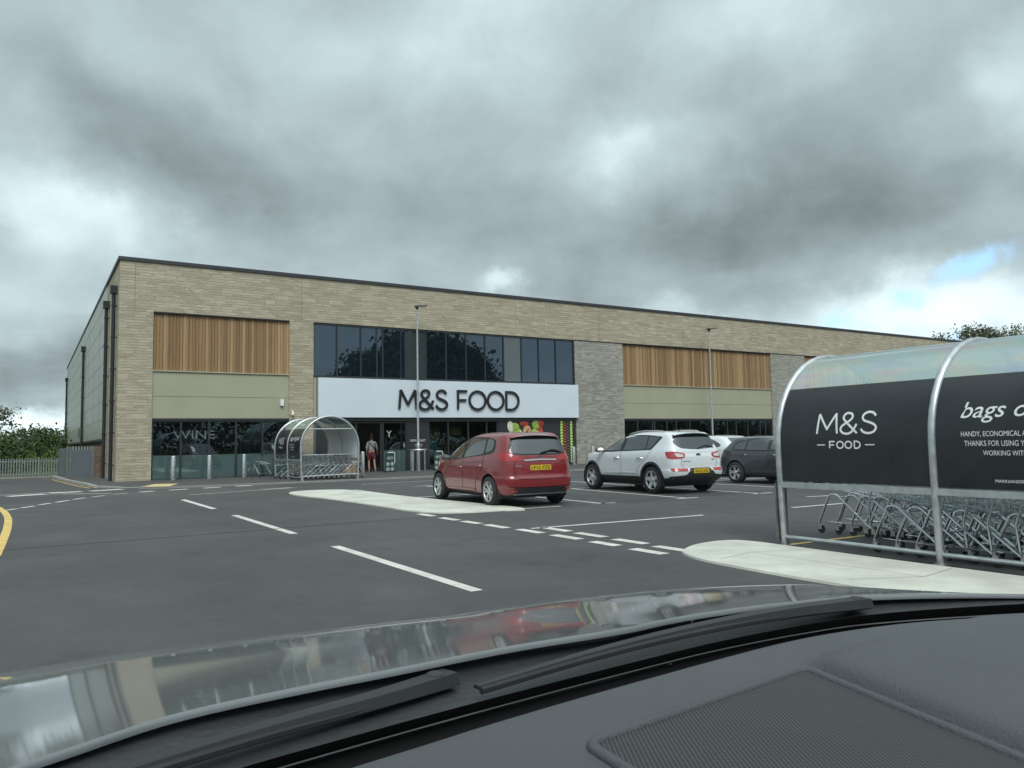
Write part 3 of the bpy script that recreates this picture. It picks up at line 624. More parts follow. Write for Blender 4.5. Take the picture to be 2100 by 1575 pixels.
t.build('shopfront_lettering', M_WHITE, B)
# window posters: fruit, and the strip of sweets
def ell(m, x, z, a, b, rot, mi, y, d=.03, seg=16):
    vs = []; c, s = math.cos(rot), math.sin(rot)
    for r, dd in ((1,0),(.8,d*.6),(.4,d*.95),(0.02,d)):
        for i in range(seg):
            t_ = 2*math.pi*i/seg; u, v = a*r*math.cos(t_), b*r*math.sin(t_)
            vs.append((x+u*c-v*s, y-dd, z+u*s+v*c))
    fs = [(k_*seg+i, k_*seg+(i+1)%seg, (k_+1)*seg+(i+1)%seg, (k_+1)*seg+i) for k_ in range(3) for i in range(seg)]
    fs.append(tuple(3*seg+i for i in range(seg))); m.add(vs, fs, mi)
M_G = mat('pear_green', (.30,.42,.08), .45, var=.3, vscale=5); M_R = mat('apple_red', (.42,.05,.03), .4, var=.35, vscale=5)
M_O = mat('apple_blush', (.55,.30,.14), .4, var=.3, vscale=6); M_C = mat('pear_flesh', (.70,.72,.55), .5, var=.1); M_LG = mat('sweet_green', (.42,.60,.12), .3, var=.12, vscale=6)
M_BR = mat('sweet_brown', (.26,.06,.035), .25, var=.2, vscale=6); M_DB = mat('sweet_navy', (.03,.05,.06), .25, var=.3, vscale=6)
m = MB(); y = FY+.045
for (x,z,a,b,rot,mi) in [(21.35,2.15,.16,.26,.2,3),(21.6,2.12,.24,.20,-.1,0),(21.75,1.75,.28,.22,.9,0),(21.98,1.72,.09,.26,.35,3),(22.2,2.3,.22,.12,0,1),
    (22.38,1.9,.22,.27,.1,2),(22.95,2.25,.21,.2,0,0),(22.85,1.86,.16,.15,-.5,0),(23.03,1.70,.28,.20,-.5,0),(23.3,2.3,.2,.16,0,1),(23.38,1.85,.14,.3,0,1),(23.35,1.45,.15,.14,0,1),(22.35,1.35,.3,.2,0,0),(21.7,1.3,.26,.22,.3,1),(22.9,1.25,.24,.2,0,2)]:
    ell(m, min(x,23.22), z, a*1.22, b*1.18, rot, mi, y)
m.build('fruit_poster', [M_G, M_R, M_O, M_C], B, smooth=True)
m = MB()
for i in range(15):
    z = .25+i*.152
    ell(m, 24.63, z, .10, .078, .3, 0, y); ell(m, 24.86, z-.05, .115, .07, -.5, 1, y-.002); ell(m, 25.08, z+.03, .10, .07, .5, 2, y); ell(m, 25.28, z-.02, .09, .08, .2, 0, y-.001)
m.build('sweets_poster', [M_LG, M_BR, M_DB], B, smooth=True)
w = MB(); w.box(9.36, 9.5, FY-.06, FY+.06, 3.13, 3.42); w.build('alarm_box', M_WHITE, B)
w = MB(); w.box(9.84, 9.92, FY-.12, FY, 2.86, 2.92); w.lathe([(.03,2.86),(.07,2.80),(.06,2.72),(.02,2.69)], 12, 'z', (9.88, FY-.14, 0)); w.build('security_camera', M_WHITE, B, smooth=True)
# fascia sign
SG = thing('store_sign', 'large white fascia sign with raised black lettering above the entrance', 'sign', (18.3, FY-.1, OB))
m = MB(); m.box(11.02, 25.66, FY-.19, FY-.02, 2.61, 4.42); so_ = m.build('sign_panel', M_SIGN, SG, bevel=.01); so_.matrix_parent_inverse = SG.matrix_basis.inverted()
m = MB(); fn = fr(FY-.19)
for ch, a, b in [('M',14.93,15.83),('&',15.97,16.74),('S',16.88,17.48),('F',18.10,18.62),('O',18.75,19.68),('O',19.82,20.76),('D',20.93,21.68)]:
    glyph(m, ch, a, b, 3.03, 3.94, .108, lambda u, v, d=0: (u, FY-.215-d, v), depth=.07)
lo_ = m.build('sign_lettering', M_LETTER, SG); lo_.matrix_parent_inverse = SG.matrix_basis.inverted()
w = MB(); w.box(10.87, 11.0, FY+.02, FY+.2, 2.6, 4.45); w.box(10.87, 25.6, FY+.02, FY+.1, 4.425, 4.445); w.build('sign_surround', M_SAGE, B)

# ------------------------------------------------------------------ street furniture
def dup_at(src, loc, label, rz=None):
    c = copy_tree(src); c.location = loc; c['label'] = label
    if rz is not None: c.rotation_euler = (0,0,rz)
    return c
def bollard():
    o = MB(); o.lathe([(.095,0),(.095,.93),(.09,.945),(.0895,.95)], 20)
    b = thing('bollard', '', 'bollard', group='steel bollards along the shopfront')
    o.build('post', M_STEEL, b, smooth=True)
    c = MB(); c.lathe([(.086,.951),(.08,.965),(.03,.972)], 20); c.build('cap', M_GALV, b, smooth=True)
    return b
bl = bollard(); bl.location = (4.93,33.45,.07); bl['label'] = 'steel bollard nearest the left stone corner of the store'
for x, y, lb in [(6.30,33.45,'steel bollard in the middle of the three before the left glazing'),(7.68,33.45,'steel bollard beside the lone shopping trolley'),
                 (12.85,33.3,'steel bollard left of the open entrance beside the trolley shelter'),(15.32,33.35,'steel bollard inside the hoop guard under the lamp post'),
                 (24.75,33.3,'steel bollard in front of the colourful sweets poster'),(26.05,33.3,'steel bollard before the grey stone pier')]:
    dup_at(bl, (x,y,.07), lb)
def lamp():
    t = thing('lamp_post', '', 'lamp post', group='car park lamp posts')
    o = MB(); o.tube([(0,0,0),(0,0,1.25),(0,0,1.45),(0,0,7.85)], [.085,.085,.055,.042], 12); po = o.build('pole', M_GALV, t, smooth=True)
    o = MB(); o.lathe([(.16,0),(.16,.02),(.09,.025)], 16); o.build('base_plate', M_GALV, t)
    o = MB(); o.lathe([(.1,1.22),(.075,1.32),(.055,1.42)], 14); o.build('collar', M_GALV, t, smooth=True)
    o = MB(); o.box(-.05,.06,-.05,.05,7.82,7.95)
    o.add([(-.1,-.17,7.93),(.48,-.17,8.0),(.48,.17,8.0),(-.1,.17,7.93),(-.1,-.15,8.0),(.48,-.15,8.05),(.48,.15,8.05),(-.1,.15,8.0)], [(0,3,2,1),(4,5,6,7),(0,1,5,4),(1,2,6,5),(2,3,7,6),(3,0,4,7)])
    h = o.build('lamp_head', M_BLK, t)
    o = MB(); o.add([(0,-.12,7.937),(.42,-.12,7.988),(.42,.12,7.988),(0,.12,7.937)], [(0,3,2,1)]); o.build('lens', M_WHITE, h)
    return t
lp = lamp(); lp.location = (15.62,33.3,.07); lp['label'] = 'grey lamp post standing in front of the white store sign'
lp.rotation_euler = (0,0,rad(-14))
dup_at(lp, (35.2,33.2,.07), 'grey lamp post in front of the right timber panel')
lp.scale = (1,1,.985)
t = thing('hoop_guard', 'round steel hoop guard around the foot of the lamp post', 'guard rail', (15.65,33.35,.07))
o = MB(); o.tube([(.42*math.cos(a*math.pi/12), .42*math.sin(a*math.pi/12), 1.0) for a in range(24)], .035, 8, closed=True); o.build('top_ring', M_STEEL, t, smooth=True)
for a in (200, 290, 20, 110, 245):
    o = MB(); x, y = .42*math.cos(rad(a)), .42*math.sin(rad(a)); o.tube([(x,y,0),(x,y,1.0)], .028, 8); o.build('leg', M_STEEL, t, smooth=True)
M_GRN = mat('green_sign_board', (.018,.055,.045), .5, var=.15)
def aboard():
    t = thing('pavement_sign', '', 'sign', group='dark green notice stands at the entrance')
    o = MB(); o.box(-.22,.22,-.02,.02,.06,.86); bo = o.build('board', M_GRN, t, bevel=.006)
    o = MB(); o.box(-.24,.24,-.12,.12,0,.05); o.build('foot', M_BLK, t)
    o = MB(); o.tube([(-.1,0,.9),(.2,0,.9),(.235,0,.86),(.235,0,.4)], .022, 8); o.build('handle', M_WHITE, t, smooth=True)
    o = MB(); fn = lambda u, v, d=0: (u, -.0225, v)
    put_text(o, 'PLEASE', -.12,.13,.69,.715,fn); put_text(o, 'KEEP 2M', -.15,.15,.62,.665,fn,bold=.02); put_text(o, 'APART', -.12,.12,.575,.6,fn)
    for x, z in ((-.11,.37),(.11,.37),(-.11,.13),(.11,.13)):
        n_ = 18
        o.add([(x+.085*math.cos(2*math.pi*i/n_), -.0225, z+.085*math.sin(2*math.pi*i/n_)) for i in range(n_)]+[(x+.072*math.cos(2*math.pi*i/n_), -.0225, z+.072*math.sin(2*math.pi*i/n_)) for i in range(n_)],
              [(i,(i+1)%n_,n_+(i+1)%n_,n_+i) for i in range(n_)])
        o.box(x-.03,x+.03,-.0235,-.0222,z-.03,z+.035)
    o.build('notice_print', M_WHITE, bo)
    return t
ab = aboard(); ab.location = (14.22,33.4,.07); ab['label'] = 'dark green notice stand just right of the entrance door'
dup_at(ab, (16.72,33.4,.07), 'dark green notice stand between the hoop guard and the red hatchback')
o = MB(); o.box(12.2,12.72,33.75,33.95,.075,1.0)
tag(o.build('wooden_box', mat('pale_ply', (.36,.22,.10), .7, var=.12, vscale=6), bevel=.01), 'tall tan wooden box behind the far trolley shelter', 'box')

# ------------------------------------------------------------------ trolleys
def trolley():
    # front points to +y, castors at y=0 (front) and y=-.84 (rear), width .52
    t = thing('shopping_trolley', '', 'shopping trolley')
    ch = MB()
    for s in (-1, 1):
        P = [(s*.235,-.0,.15),(s*.235,-.03,.22),(s*.235,-.16,.50),(s*.235,-.195,.545),(s*.235,-.25,.56),(s*.235,-.32,.54),(s*.25,-.45,.44),(s*.265,-.83,.13)]
        ch.tube(cr(P,3), .0155, 7)
        ch.tube([(s*.265,-.83,.13),(s*.27,-.80,.45),(s*.27,-.97,.98)], .013, 6)
        ch.tube([(s*.24,-.10,.17),(s*.262,-.8,.15)], .009, 5)
    ch.tube([(-.235,-.17,.505),(.235,-.17,.505)], .009, 5); ch.tube([(-.265,-.8,.15),(.265,-.8,.15)], .009, 5); ch.tube([(-.26,-.6,.3),(.26,-.6,.3)], .008, 5)
    ch.build('chassis', M_CHROME, t, smooth=True)
    b = MB(); r = .003
    def zb(y): return .66-.12*(-(y+.12))/.78 if True else 0
    yf, yr = -.08, -.90
    def half(y): return .19+.07*(yf-y)/.82
    def zt(y): return .90+.06*(yf-y)/.82
    for s in (-1,1):
        for y in np.linspace(yf, yr, 15): b.tube([(s*half(y)*.9,y,zb(y)),(s*half(y),y,zt(y))], r, 4, caps=False)
        for k_ in np.linspace(0,1,6):
            rr = .0055 if k_ in (0,1) else r
            b.tube([(s*half(yf)*(.9+.1*k_),yf,zb(yf)+(zt(yf)-zb(yf))*k_),(s*half(yr)*(.9+.1*k_),yr,zb(yr)+(zt(yr)-zb(yr))*k_)], rr, 4, caps=False)
    for x in np.linspace(-1,1,9):
        b.tube([(x*half(yf)*.9,yf,zb(yf)),(x*half(yr)*.9,yr,zb(yr))], r, 4, caps=False)
        b.tube([(x*half(yf)*.9,yf,zb(yf)),(x*half(yf),yf-.0,zt(yf))], r, 4, caps=False)
    for y in np.linspace(yf, yr, 7): b.tube([(-half(y)*.9,y,zb(y)),(half(y)*.9,y,zb(y))], r, 4, caps=False)
    for k_ in np.linspace(0,1,5): b.tube([(-half(yf)*(.9+.1*k_),yf,zb(yf)+(zt(yf)-zb(yf))*k_),(half(yf)*(.9+.1*k_),yf,zb(yf)+(zt(yf)-zb(yf))*k_)], .004, 4, caps=False)
    b.build('basket', M_CHROME, t)
    h = MB(); h.tube([(-.27,-.97,.98),(.27,-.97,.98)], .016, 8); h.build('handle', M_BLK, t, smooth=True)
    for s, y in ((-1,0),(1,0),(-1,-.85),(1,-.85)):
        q = MB(); x = s*(.235 if y == 0 else .265); q.box(x-.022,x+.022,y-.045,y+.012,.055,.12); q.lathe([(.02,.12),(.02,.155)], 8, 'z', (x,y,0))
        c = q.build('castor', M_STEEL, t)
        q = MB(); q.lathe([(.03,-.011),(.052,-.011),(.058,-.006),(.058,.006),(.052,.011),(.03,.011)], 14, 'x', (x,y-.03,.059)); q.build('wheel', M_RUB, c, smooth=True)
    return t
TR = trolley()
random.seed(3)
first = True
def place_tr(x, y, z, rz, label, group):
    global first
    if first: c = TR; first = False
    else: c = copy_tree(TR)
    c.location = (x,y,z); c.rotation_euler = (0,0,rz); c['label'] = label
    if group: c['group'] = group
    return c
place_tr(8.3, 34.0, .07, rad(12), 'lone shopping trolley parked beside the far shelter against the glazing', None)
ends = lambda i, n, a, b, c: a if i == 0 else (b if i == n-1 else c)
n = 13
for i in range(n):
    place_tr(8.86+random.uniform(-.03,.03), 5.60-i*.27+random.uniform(-.02,.02), 0, random.uniform(-.02,.02),
             ends(i, n, 'chrome shopping trolley at the left end of the front row in the near shelter', 'last chrome trolley of the front row in the near shelter', 'chrome shopping trolley nested inside the front row of the near shelter'), 'trolleys nested in the near shelter front row')
n = 15
for i in range(n):
    place_tr(9.98+random.uniform(-.03,.03), 7.16-i*.235+random.uniform(-.02,.02), 0, random.uniform(-.02,.02),
             ends(i, n, 'chrome shopping trolley leading the back row out of the near shelter', 'last chrome trolley of the back row in the near shelter', 'chrome shopping trolley nested inside the back row of the near shelter'), 'trolleys nested in the near shelter back row')
n = 9
for i in range(n):
    place_tr(9.95+i*.2, 30.1+random.uniform(-.03,.03), .02, rad(-90)+random.uniform(-.04,.04),
             ends(i, n, 'leftmost trolley of the front line in the far shelter', 'rightmost trolley of the front line in the far shelter', 'chrome shopping trolley nested in the front line of the far shelter'), 'trolleys in the far shelter front line')
n = 6
for i in range(n):
    place_tr(9.4+i*.22, 31.6+random.uniform(-.03,.03), .04, rad(-80)+random.uniform(-.06,.06),
             ends(i, n, 'leftmost trolley of the rear line in the far shelter', 'rightmost trolley of the rear line in the far shelter', 'chrome shopping trolley nested in the rear line of the far shelter'), 'trolleys in the far shelter rear line')

# ------------------------------------------------------------------ trolley shelters
M_CLEAR = glassy('clear_polycarbonate', (.80,.86,.86), .14, rough=.05, gcol=(.8,.9,.95), back=((.55,.62,.62), .22))
M_GRAPH = mat('charcoal_graphic_panel', (.016,.020,.023), .33, var=.18, vscale=2, rvar=.06)
M_PANW = mat('white_panel_back', (.85,.86,.90), .4, var=.04, vscale=1)
def painted_iridescence():  # iridescent sheen of the clear sheet, painted into its diffuse colour by noise
    t = M_CLEAR.node_tree; L = t.links.new; df = [n for n in t.nodes if n.type == 'BSDF_DIFFUSE'][0]
    tc = t.nodes.new('ShaderNodeTexCoord'); mp = t.nodes.new('ShaderNodeMapping'); mp.inputs[3].default_value = (.9,.55,2.2); L(tc.outputs['Object'], mp.inputs[0])
    n = t.nodes.new('ShaderNodeTexNoise'); n.inputs['Scale'].default_value = 2.2; n.inputs['Detail'].default_value = 4; n.inputs['Distortion'].default_value = .5; L(mp.outputs[0], n.inputs['Vector'])
    r = t.nodes.new('ShaderNodeValToRGB'); L(n.outputs[0], r.inputs[0]); e = r.color_ramp.elements
    e[0].position = .32; e[0].color = (.45,.55,.80,1); e[1].position = .68; e[1].color = (.82,.50,.60,1)
    for p_, c in ((.42,(.62,.66,.68,1)),(.50,(.55,.72,.60,1)),(.58,(.80,.74,.52,1))): x = e.new(p_); x.color = c
    L(r.outputs[0], df.inputs[0])
painted_iridescence()
def arch_x(z, a=1.16): return a if z < 1.3 else a*math.sqrt(max(0, 1-((z-1.3)/1.17)**2))
def shelter(cx, ys, zg, label, big):
    t = thing('trolley_shelter', label, 'trolley shelter', (cx, ys[-1], zg)); y0 = ys[-1]
    def P(s, z, off=0):
        # point on the arch at height z, side s, pushed out by off
        x = arch_x(z); th = 0 if z < 1.3 else math.atan2((z-1.3)/1.17, x/1.16)
        bulge = .04*math.sin(min(z,1.3)/1.3*math.pi/2)-.04
        return (s*(x-bulge*-1+off*math.cos(th)), z+off*math.sin(th))
    def arc(n=22):
        Q = [(-1,z) for z in np.linspace(0,1.3,6)]; out = [P(s,z) for s,z in Q]
        out += [(-1.16*math.cos(a), 1.3+1.17*math.sin(a)) for a in np.linspace(0,math.pi,n)[1:-1]]
        return out+[P(1,z) for z in np.linspace(1.3,0,6)]
    A = arc(); rr = .042
    for i, y in enumerate(ys):
        o = MB(); o.tube([(x, y-y0, z) for x, z in A], rr, 10); ar = o.build('arch', M_GALV, t, smooth=True)
        o = MB()
        for s in (-1,1):
            x = P(s,.0)[0]; o.box(x-.07,x+.07,y-y0-.07,y-y0+.07,0,.012)
            o.box(x-s*.02-.035, x-s*.02+.035, y-y0-.035, y-y0+.035, .01, .16)
        o.build('foot', M_STEEL, ar)
    for s in (-1,1):
        x = P(s,.78)[0]
        o = MB(); o.box(x-.03,x+.03,0,ys[0]-y0,.745,.815); o.build('upper_rail', M_GALV, t)
        x = P(s,.12)[0]; o = MB(); o.tube([(x,0,.115),(x,ys[0]-y0,.115)], .026, 8); o.build('lower_rail', M_GALV, t, smooth=True)
    if big:
        for dx, dy in ((-.02,.07),(.13,.0)):
            o = MB(); x = P(-1,.4)[0]+dx; o.box(x-.035,x+.035,ys[0]-y0+.05+dy*0,ys[0]-y0+.062,.06,.80); o.build('end_plate', mat('weathered_steel_plate', (.20,.18,.17), .45, metal=.4, var=.3, vscale=5), t)
    else:
        for y in (ys[-1],):
            o = MB(); o.tube([(P(-1,.18)[0],0,.16),(P(1,.18)[0],0,.20)], .026, 8); o.build('end_rail', M_GALV, t, smooth=True)
            o = MB(); o.tube([(P(-1,1)[0],.12,.98),(.75,.12,.98),(.80,.12,.93),(.80,.12,.05)], .018, 8); o.build('guard_hoop', M_STEEL, t, smooth=True)
    # cross ties at roof height
    for z in (1.98,):
        for s in (-1,1):
            x = P(s,z)[0]*.97; o = MB(); o.tube([(x,0,z),(x,ys[0]-y0,z)], .018, 6); o.build('roof_tie', M_GALV, t, smooth=True)
    if not big:
        o = MB(); o.tube([(P(-1,1.98)[0],0.0,1.98),(P(1,1.98)[0],0,1.98)], .024, 8); o.build('cross_tie', M_GALV, t, smooth=True)
    for i in range(len(ys)-1):
        ya, yb = ys[i]-y0-.03, ys[i+1]-y0+.03
        zs = list(np.linspace(.83,1.3,5))+list(np.linspace(1.38,2.0,9))
        def shell(name, m_, ins, s, zlist, th=.004):
            o = MB(); n_ = len(zlist); vs = []; fs = []
            for off in (ins, ins+th):
                for z in zlist:
                    x, zz = P(s,z,off)
                    vs += [(x,ya,zz),(x,yb,zz)]
            for k_ in range(n_-1):
                a = 2*k_; fs += [(a,a+1,a+3,a+2),(2*n_+a,2*n_+a+2,2*n_+a+3,2*n_+a+1)]
                fs += [(a,a+2,2*n_+a+2,2*n_+a),(a+1,2*n_+a+1,2*n_+a+3,a+3)]
            fs += [(0,2*n_,2*n_+1,1),(2*n_-2,2*n_-1,4*n_-1,4*n_-2)]
            o.add(vs,fs); return o.build(name, m_, t, smooth=True)
        g1 = shell('graphic_panel', M_GRAPH, .0, -1, zs); g2 = shell('graphic_panel', M_GRAPH, .0, 1, zs)
        shell('panel_backing', M_PANW, -.006, -1, zs, .004); shell('panel_backing', M_PANW, -.006, 1, zs, .004)
        # clear roof sheet over the top
        o = MB(); aa = np.linspace(math.asin((2.005-1.3)/1.17), math.pi-math.asin((2.005-1.3)/1.17), 17)
        vs = []; n_ = len(aa)
        for r_ in (0,.004):
            for a in aa: vs += [(-(1.16+r_)*math.cos(a), ya, 1.3+(1.17+r_)*math.sin(a)), (-(1.16+r_)*math.cos(a), yb, 1.3+(1.17+r_)*math.sin(a))]
        fs = []
        for k_ in range(n_-1):
            a = 2*k_; fs += [(a,a+1,a+3,a+2),(2*n_+a,2*n_+a+2,2*n_+a+3,2*n_+a+1),(a,a+2,2*n_+a+2,2*n_+a),(a+1,2*n_+a+1,2*n_+a+3,a+3)]
        o.add(vs,fs); o.build('roof_sheet', M_CLEAR, t, smooth=True)
        # print on the road side: u runs from the far arch towards the near one
        yl = ys[i]-y0; fn = lambda u, v, d=0: (P(-1,v,.006+d)[0], yl-u, P(-1,v,.006+d)[1])
        o = MB(); kk = (ys[i]-ys[i+1])/2.0
        if i == 0:
            for ch, a, b in (('M',.58,.86),('&',.90,1.12),('S',1.17,1.36)): glyph(o, ch, a*kk, b*kk, 1.42, 1.66, .026, fn)
            for ch, a, b in (('F',.755,.825),('O',.855,.94),('O',.965,1.05),('D',1.085,1.16)): glyph(o, ch, a*kk, b*kk, 1.245, 1.325, .017, fn)
            glyph(o, '-', .58*kk, .69*kk, 1.25, 1.32, .012, fn); glyph(o, '-', 1.22*kk, 1.34*kk, 1.25, 1.32, .012, fn)
        else:
            put_text(o, 'bags of good', .30*kk, 1.62*kk, 1.50, 1.72, fn, shear=.32, bold=.004)
            put_text(o, 'HANDY, ECONOMICAL AND', .31*kk, 1.01*kk, 1.355, 1.415, fn)
            put_text(o, 'THANKS FOR USING YOUR', .34*kk, 1.03*kk, 1.265, 1.32, fn)
            put_text(o, 'WORKING WITH', .52*kk, .93*kk, 1.17, 1.22, fn)
            put_text(o, 'MARKSANDSPENCER.COM', .62*kk, 1.13*kk, .90, .93, fn)
        o.build('panel_print', M_WHITE, g1)
    return t
shelter(9.37, [6.62,4.62,2.62], 0, 'near trolley shelter with black printed panels and clear curved roof', True)
shelter(10.0, [33.0,31.15,29.35], .02, 'far trolley shelter on the pavement left of the entrance', False)

# ------------------------------------------------------------------ cars
def interp(zs, vals, n):
    zs = np.array(zs, float); out = []
    zq = np.linspace(zs[0], zs[-1], n) if np.isscalar(n) else np.array(n)
    for v in vals:
        P = cr([(z, a, 0) for z, a in zip(zs, v)], 10); X = np.array([p.x for p in P]); Y = np.array([p.y for p in P])
        X = np.maximum.accumulate(X+np.arange(len(X))*1e-9); out.append(np.interp(zq, X, Y))
    return zq, out
def bool_cut(o, cutters):
    al = MB()
    for c in cutters:
        b0 = len(al.v); al.v += [tuple(v.co) for v in c.data.vertices]; al.f += [tuple(b0+i for i in p.vertices) for p in c.data.polygons]; al.m += [1]*len(c.data.polygons)
        bpy.data.objects.remove(c)
    cutters = [al.build('cut', list(o.data.materials))]
    for c in cutters:
        m = o.modifiers.new('b', 'BOOLEAN'); m.operation = 'DIFFERENCE'; m.object = c; m.solver = 'EXACT'
    dg = bpy.context.evaluated_depsgraph_get(); me = bpy.data.meshes.new_from_object(o.evaluated_get(dg))
    o.modifiers.clear(); old = o.data; o.data = me; bpy.data.meshes.remove(old)
    for c in cutters: bpy.data.objects.remove(c)
def paint(name, col, rough=.22, coat=1, metal=0, var=.04):
    m = mat(name, col, rough, metal=metal, coat=coat, var=var, vscale=2.5); return m
M_CGL = mat('car_glass', (.016,.022,.024), .03, spec=.6, coat=.9, var=.4, vscale=2)
M_CGL.node_tree.nodes['Principled BSDF'].inputs['Coat IOR'].default_value = 1.9
M_TL = mat('red_lamp_lens', (.36,.012,.012), .12, coat=1, var=.25, vscale=9)
M_TLC = mat('clear_lamp_lens', (.55,.50,.50), .1, coat=1, var=.15, vscale=20)
M_PLY = mat('yellow_number_plate', (.62,.42,.02), .4, var=.05)
M_ALLOY = mat('alloy_rim', (.62,.63,.64), .32, metal=.7, var=.1, vscale=8)
M_DRIM = mat('dark_rim_well', (.02,.02,.02), .6, var=.2)
M_TYRE = mat('tyre_rubber', (.022,.022,.023), .85, var=.3, vscale=10, bump=.4, bscale=60)
def wheel(par, x, y, r, w, spokes, side, twist=0, fat=.09, split=False):
    o = MB(); rr = r*.68; s = side
    prof = [(rr*.98,-w/2),(r*.9,-w/2),(r*.975,-w/2+.02),(r,-w/2+.045),(r,w/2-.045),(r*.975,w/2-.02),(r*.9,w/2),(rr*.98,w/2),(rr*.97,w/2-.02),(rr*.97,-w/2+.02)]
    o.lathe(prof, 40, 'x', (x,y,r), ring=True); ty = o.build('tyre', M_TYRE, par, smooth=True)
    o = MB(); o.lathe([(rr*.97,s*(w/2-.10)),(.02,s*(w/2-.11))], 32, 'x', (x,y,r)); o.build('wheel_well_disc', M_DRIM, ty)
    o = MB()
    prof = [(rr*.98,0),(rr*1.0,s*.012),(rr*.93,s*.012),(rr*.90,-s*.02)]
    o.lathe([(a, h+s*(w/2-.012)) for a, h in prof], 40, 'x', (x,y,r), ring=True)
    def spoke(a, a2, w0, w1):
        X = x+s*(w/2-.02); d0 = Vector((0, math.cos(a), math.sin(a))); d1 = Vector((0, math.cos(a2), math.sin(a2)))
        n0 = Vector((0,-math.sin(a),math.cos(a))); n1 = Vector((0,-math.sin(a2),math.cos(a2))); c = Vector((X,y,r))
        p = [c+d0*.05-n0*w0, c+d0*.05+n0*w0, c+d1*rr*.95+n1*w1, c+d1*rr*.95-n1*w1]; q = Vector((-s*.045,0,0))
        bul = Vector((-s*.012,0,0))
        p[0] += bul; p[1] += bul
        o.add([tuple(v) for v in p]+[tuple(v+q) for v in p], [(0,1,2,3),(4,7,6,5),(0,4,5,1),(1,5,6,2),(2,6,7,3),(3,7,4,0)])
    for i in range(spokes):
        a = 2*math.pi*i/spokes+.3+twist
        if split:
            spoke(a-.12, a-.17, .018, .02); spoke(a+.12, a+.17, .018, .02)
        else: spoke(a, a, fat*.5, fat*.38)
    o.lathe([(.065,s*(w/2-.05)),(.065,s*(w/2-.018)),(.04,s*(w/2-.010)),(.005,s*(w/2-.009))], 16, 'x', (x,y,r))
    o.build('rim', M_ALLOY, ty, smooth=True, sharp=30)
    return ty
def make_car(name, label, loc, rz, sl, nr, nf, wb, rear_axle, r, halfw, mats, zsplit, flare=.02, group=None):
    t = thing(name, label, 'car', loc, rz, group)
    zs = [a[0] for a in sl]; cols = [[a[i] for a in sl] for i in (1,2,3)]
    zq = sorted(set(list(np.linspace(zs[0], .9, 34))+list(np.linspace(.9,1.15,22))+list(np.linspace(1.15, zs[-1]-.06, 24))+list(np.linspace(zs[-1]-.06, zs[-1], 9))+[zsplit]))
    zq, (yr, yf, hw) = interp(zs, cols, zq)
    yr = np.array(yr); K = 200; vs = []; fs = []; mi = []
    keep = [0]+[i for i in range(1, len(zq)) if zq[i]-zq[i-1] > 1e-4]; zq = [zq[i] for i in keep]; yr = yr[keep]; yf = np.array(yf)[keep]; hw = np.array(hw)[keep]
    th = np.linspace(0, 2*math.pi, 6001)
    for z, a, b, h in zip(zq, yr, yf, hw):
        yc = (a+b)/2; L_ = (b-a)/2; c = np.cos(th); s = np.sin(th); e = np.where(s > 0, 2/nf, 2/nr)
        X = h*np.sign(c)*np.abs(c)**e; Y = yc+L_*np.sign(s)*np.abs(s)**e
        al = np.concatenate([[0], np.cumsum(np.hypot(np.diff(X), np.diff(Y)))]); q = (np.arange(K)+.5)/K*al[-1]
        X = np.interp(q, al, X); Y = np.interp(q, al, Y)
        for x, y in zip(X, Y):
            for ay in (rear_axle, rear_axle+wb):
                d2 = ((y-ay)/.46)**2+((z-.38)/.36)**2; k2 = min(1, max(0, (abs(x)/h-.75)/.15)); x += math.copysign(flare*math.exp(-d2*1.4)*k2, x)
            vs.append((x,y,z))
    R_ = len(zq)
    for i in range(R_-1):
        for k_ in range(K): fs.append((i*K+k_, i*K+(k_+1)%K, (i+1)*K+(k_+1)%K, (i+1)*K+k_)); mi.append(1 if zq[i] < zsplit-.001 else 0)
    fs.append(tuple(range(K))[::-1]); mi.append(1); fs.append(tuple((R_-1)*K+i for i in range(K))); mi.append(0)
    bvh = BVHTree.FromPolygons([Vector(v) for v in vs], fs)
    # wheel arches: drop the faces inside each circle, pull the straddling ones back to its edge
    Rw = r+.05; zc = r+.012; inn = {}; v2 = list(vs)
    for i, (x, y, z) in enumerate(vs):
        if abs(x) < halfw*.72: continue
        for ay in (rear_axle, rear_axle+wb):
            if (y-ay)**2+(z-zc)**2 < Rw*Rw or (abs(y-ay) < Rw and z < zc-.02): inn[i] = ay
    f2 = []; m2 = []
    for f, m_ in zip(fs, mi):
        if len(f) == 4 and all(i in inn for i in f): continue
        f2.append(f); m2.append(m_)
    for i, ay in inn.items():
        x, y, z = vs[i]; d = Vector((y-ay, z-zc))
        if z < zc-.02: v2[i] = (x, ay+math.copysign(math.sqrt(max(.01, Rw*Rw-min(z-zc,0)**2)), d.x), z)
        else: d = d.normalized()*Rw; v2[i] = (x, ay+d.x, zc+d.y)
    o = MB(); o.v = v2; o.f = f2; o.m = m2; body = o.build('body', list(mats), t)
    body.data.shade_smooth(); body.data.set_sharp_from_angle(angle=rad(35))
    for ay in (rear_axle, rear_axle+wb):
        for sd_ in (-1,1):
            o = MB(); A = [rad(a) for a in range(-25, 206, 10)]
            o.grid(lambda u, v: (sd_*(halfw+flare-.028-.26*v), ay+(Rw+.002)*math.cos(u), zc+(Rw+.002)*math.sin(u)), A, [0,.5,1]); o.build('wheel_arch_liner', M_BLK, t, smooth=True)
    o = MB()
    for ay in (rear_axle, rear_axle+wb): o.box(-halfw+.28, halfw-.28, ay-.4, ay+.4, r-.12, r+.32)
    o.box(-halfw+.2, halfw-.2, rear_axle-.5, rear_axle+wb+.5, .2, .3); o.build('underbody', M_BLK, t)
    return t, body, bvh
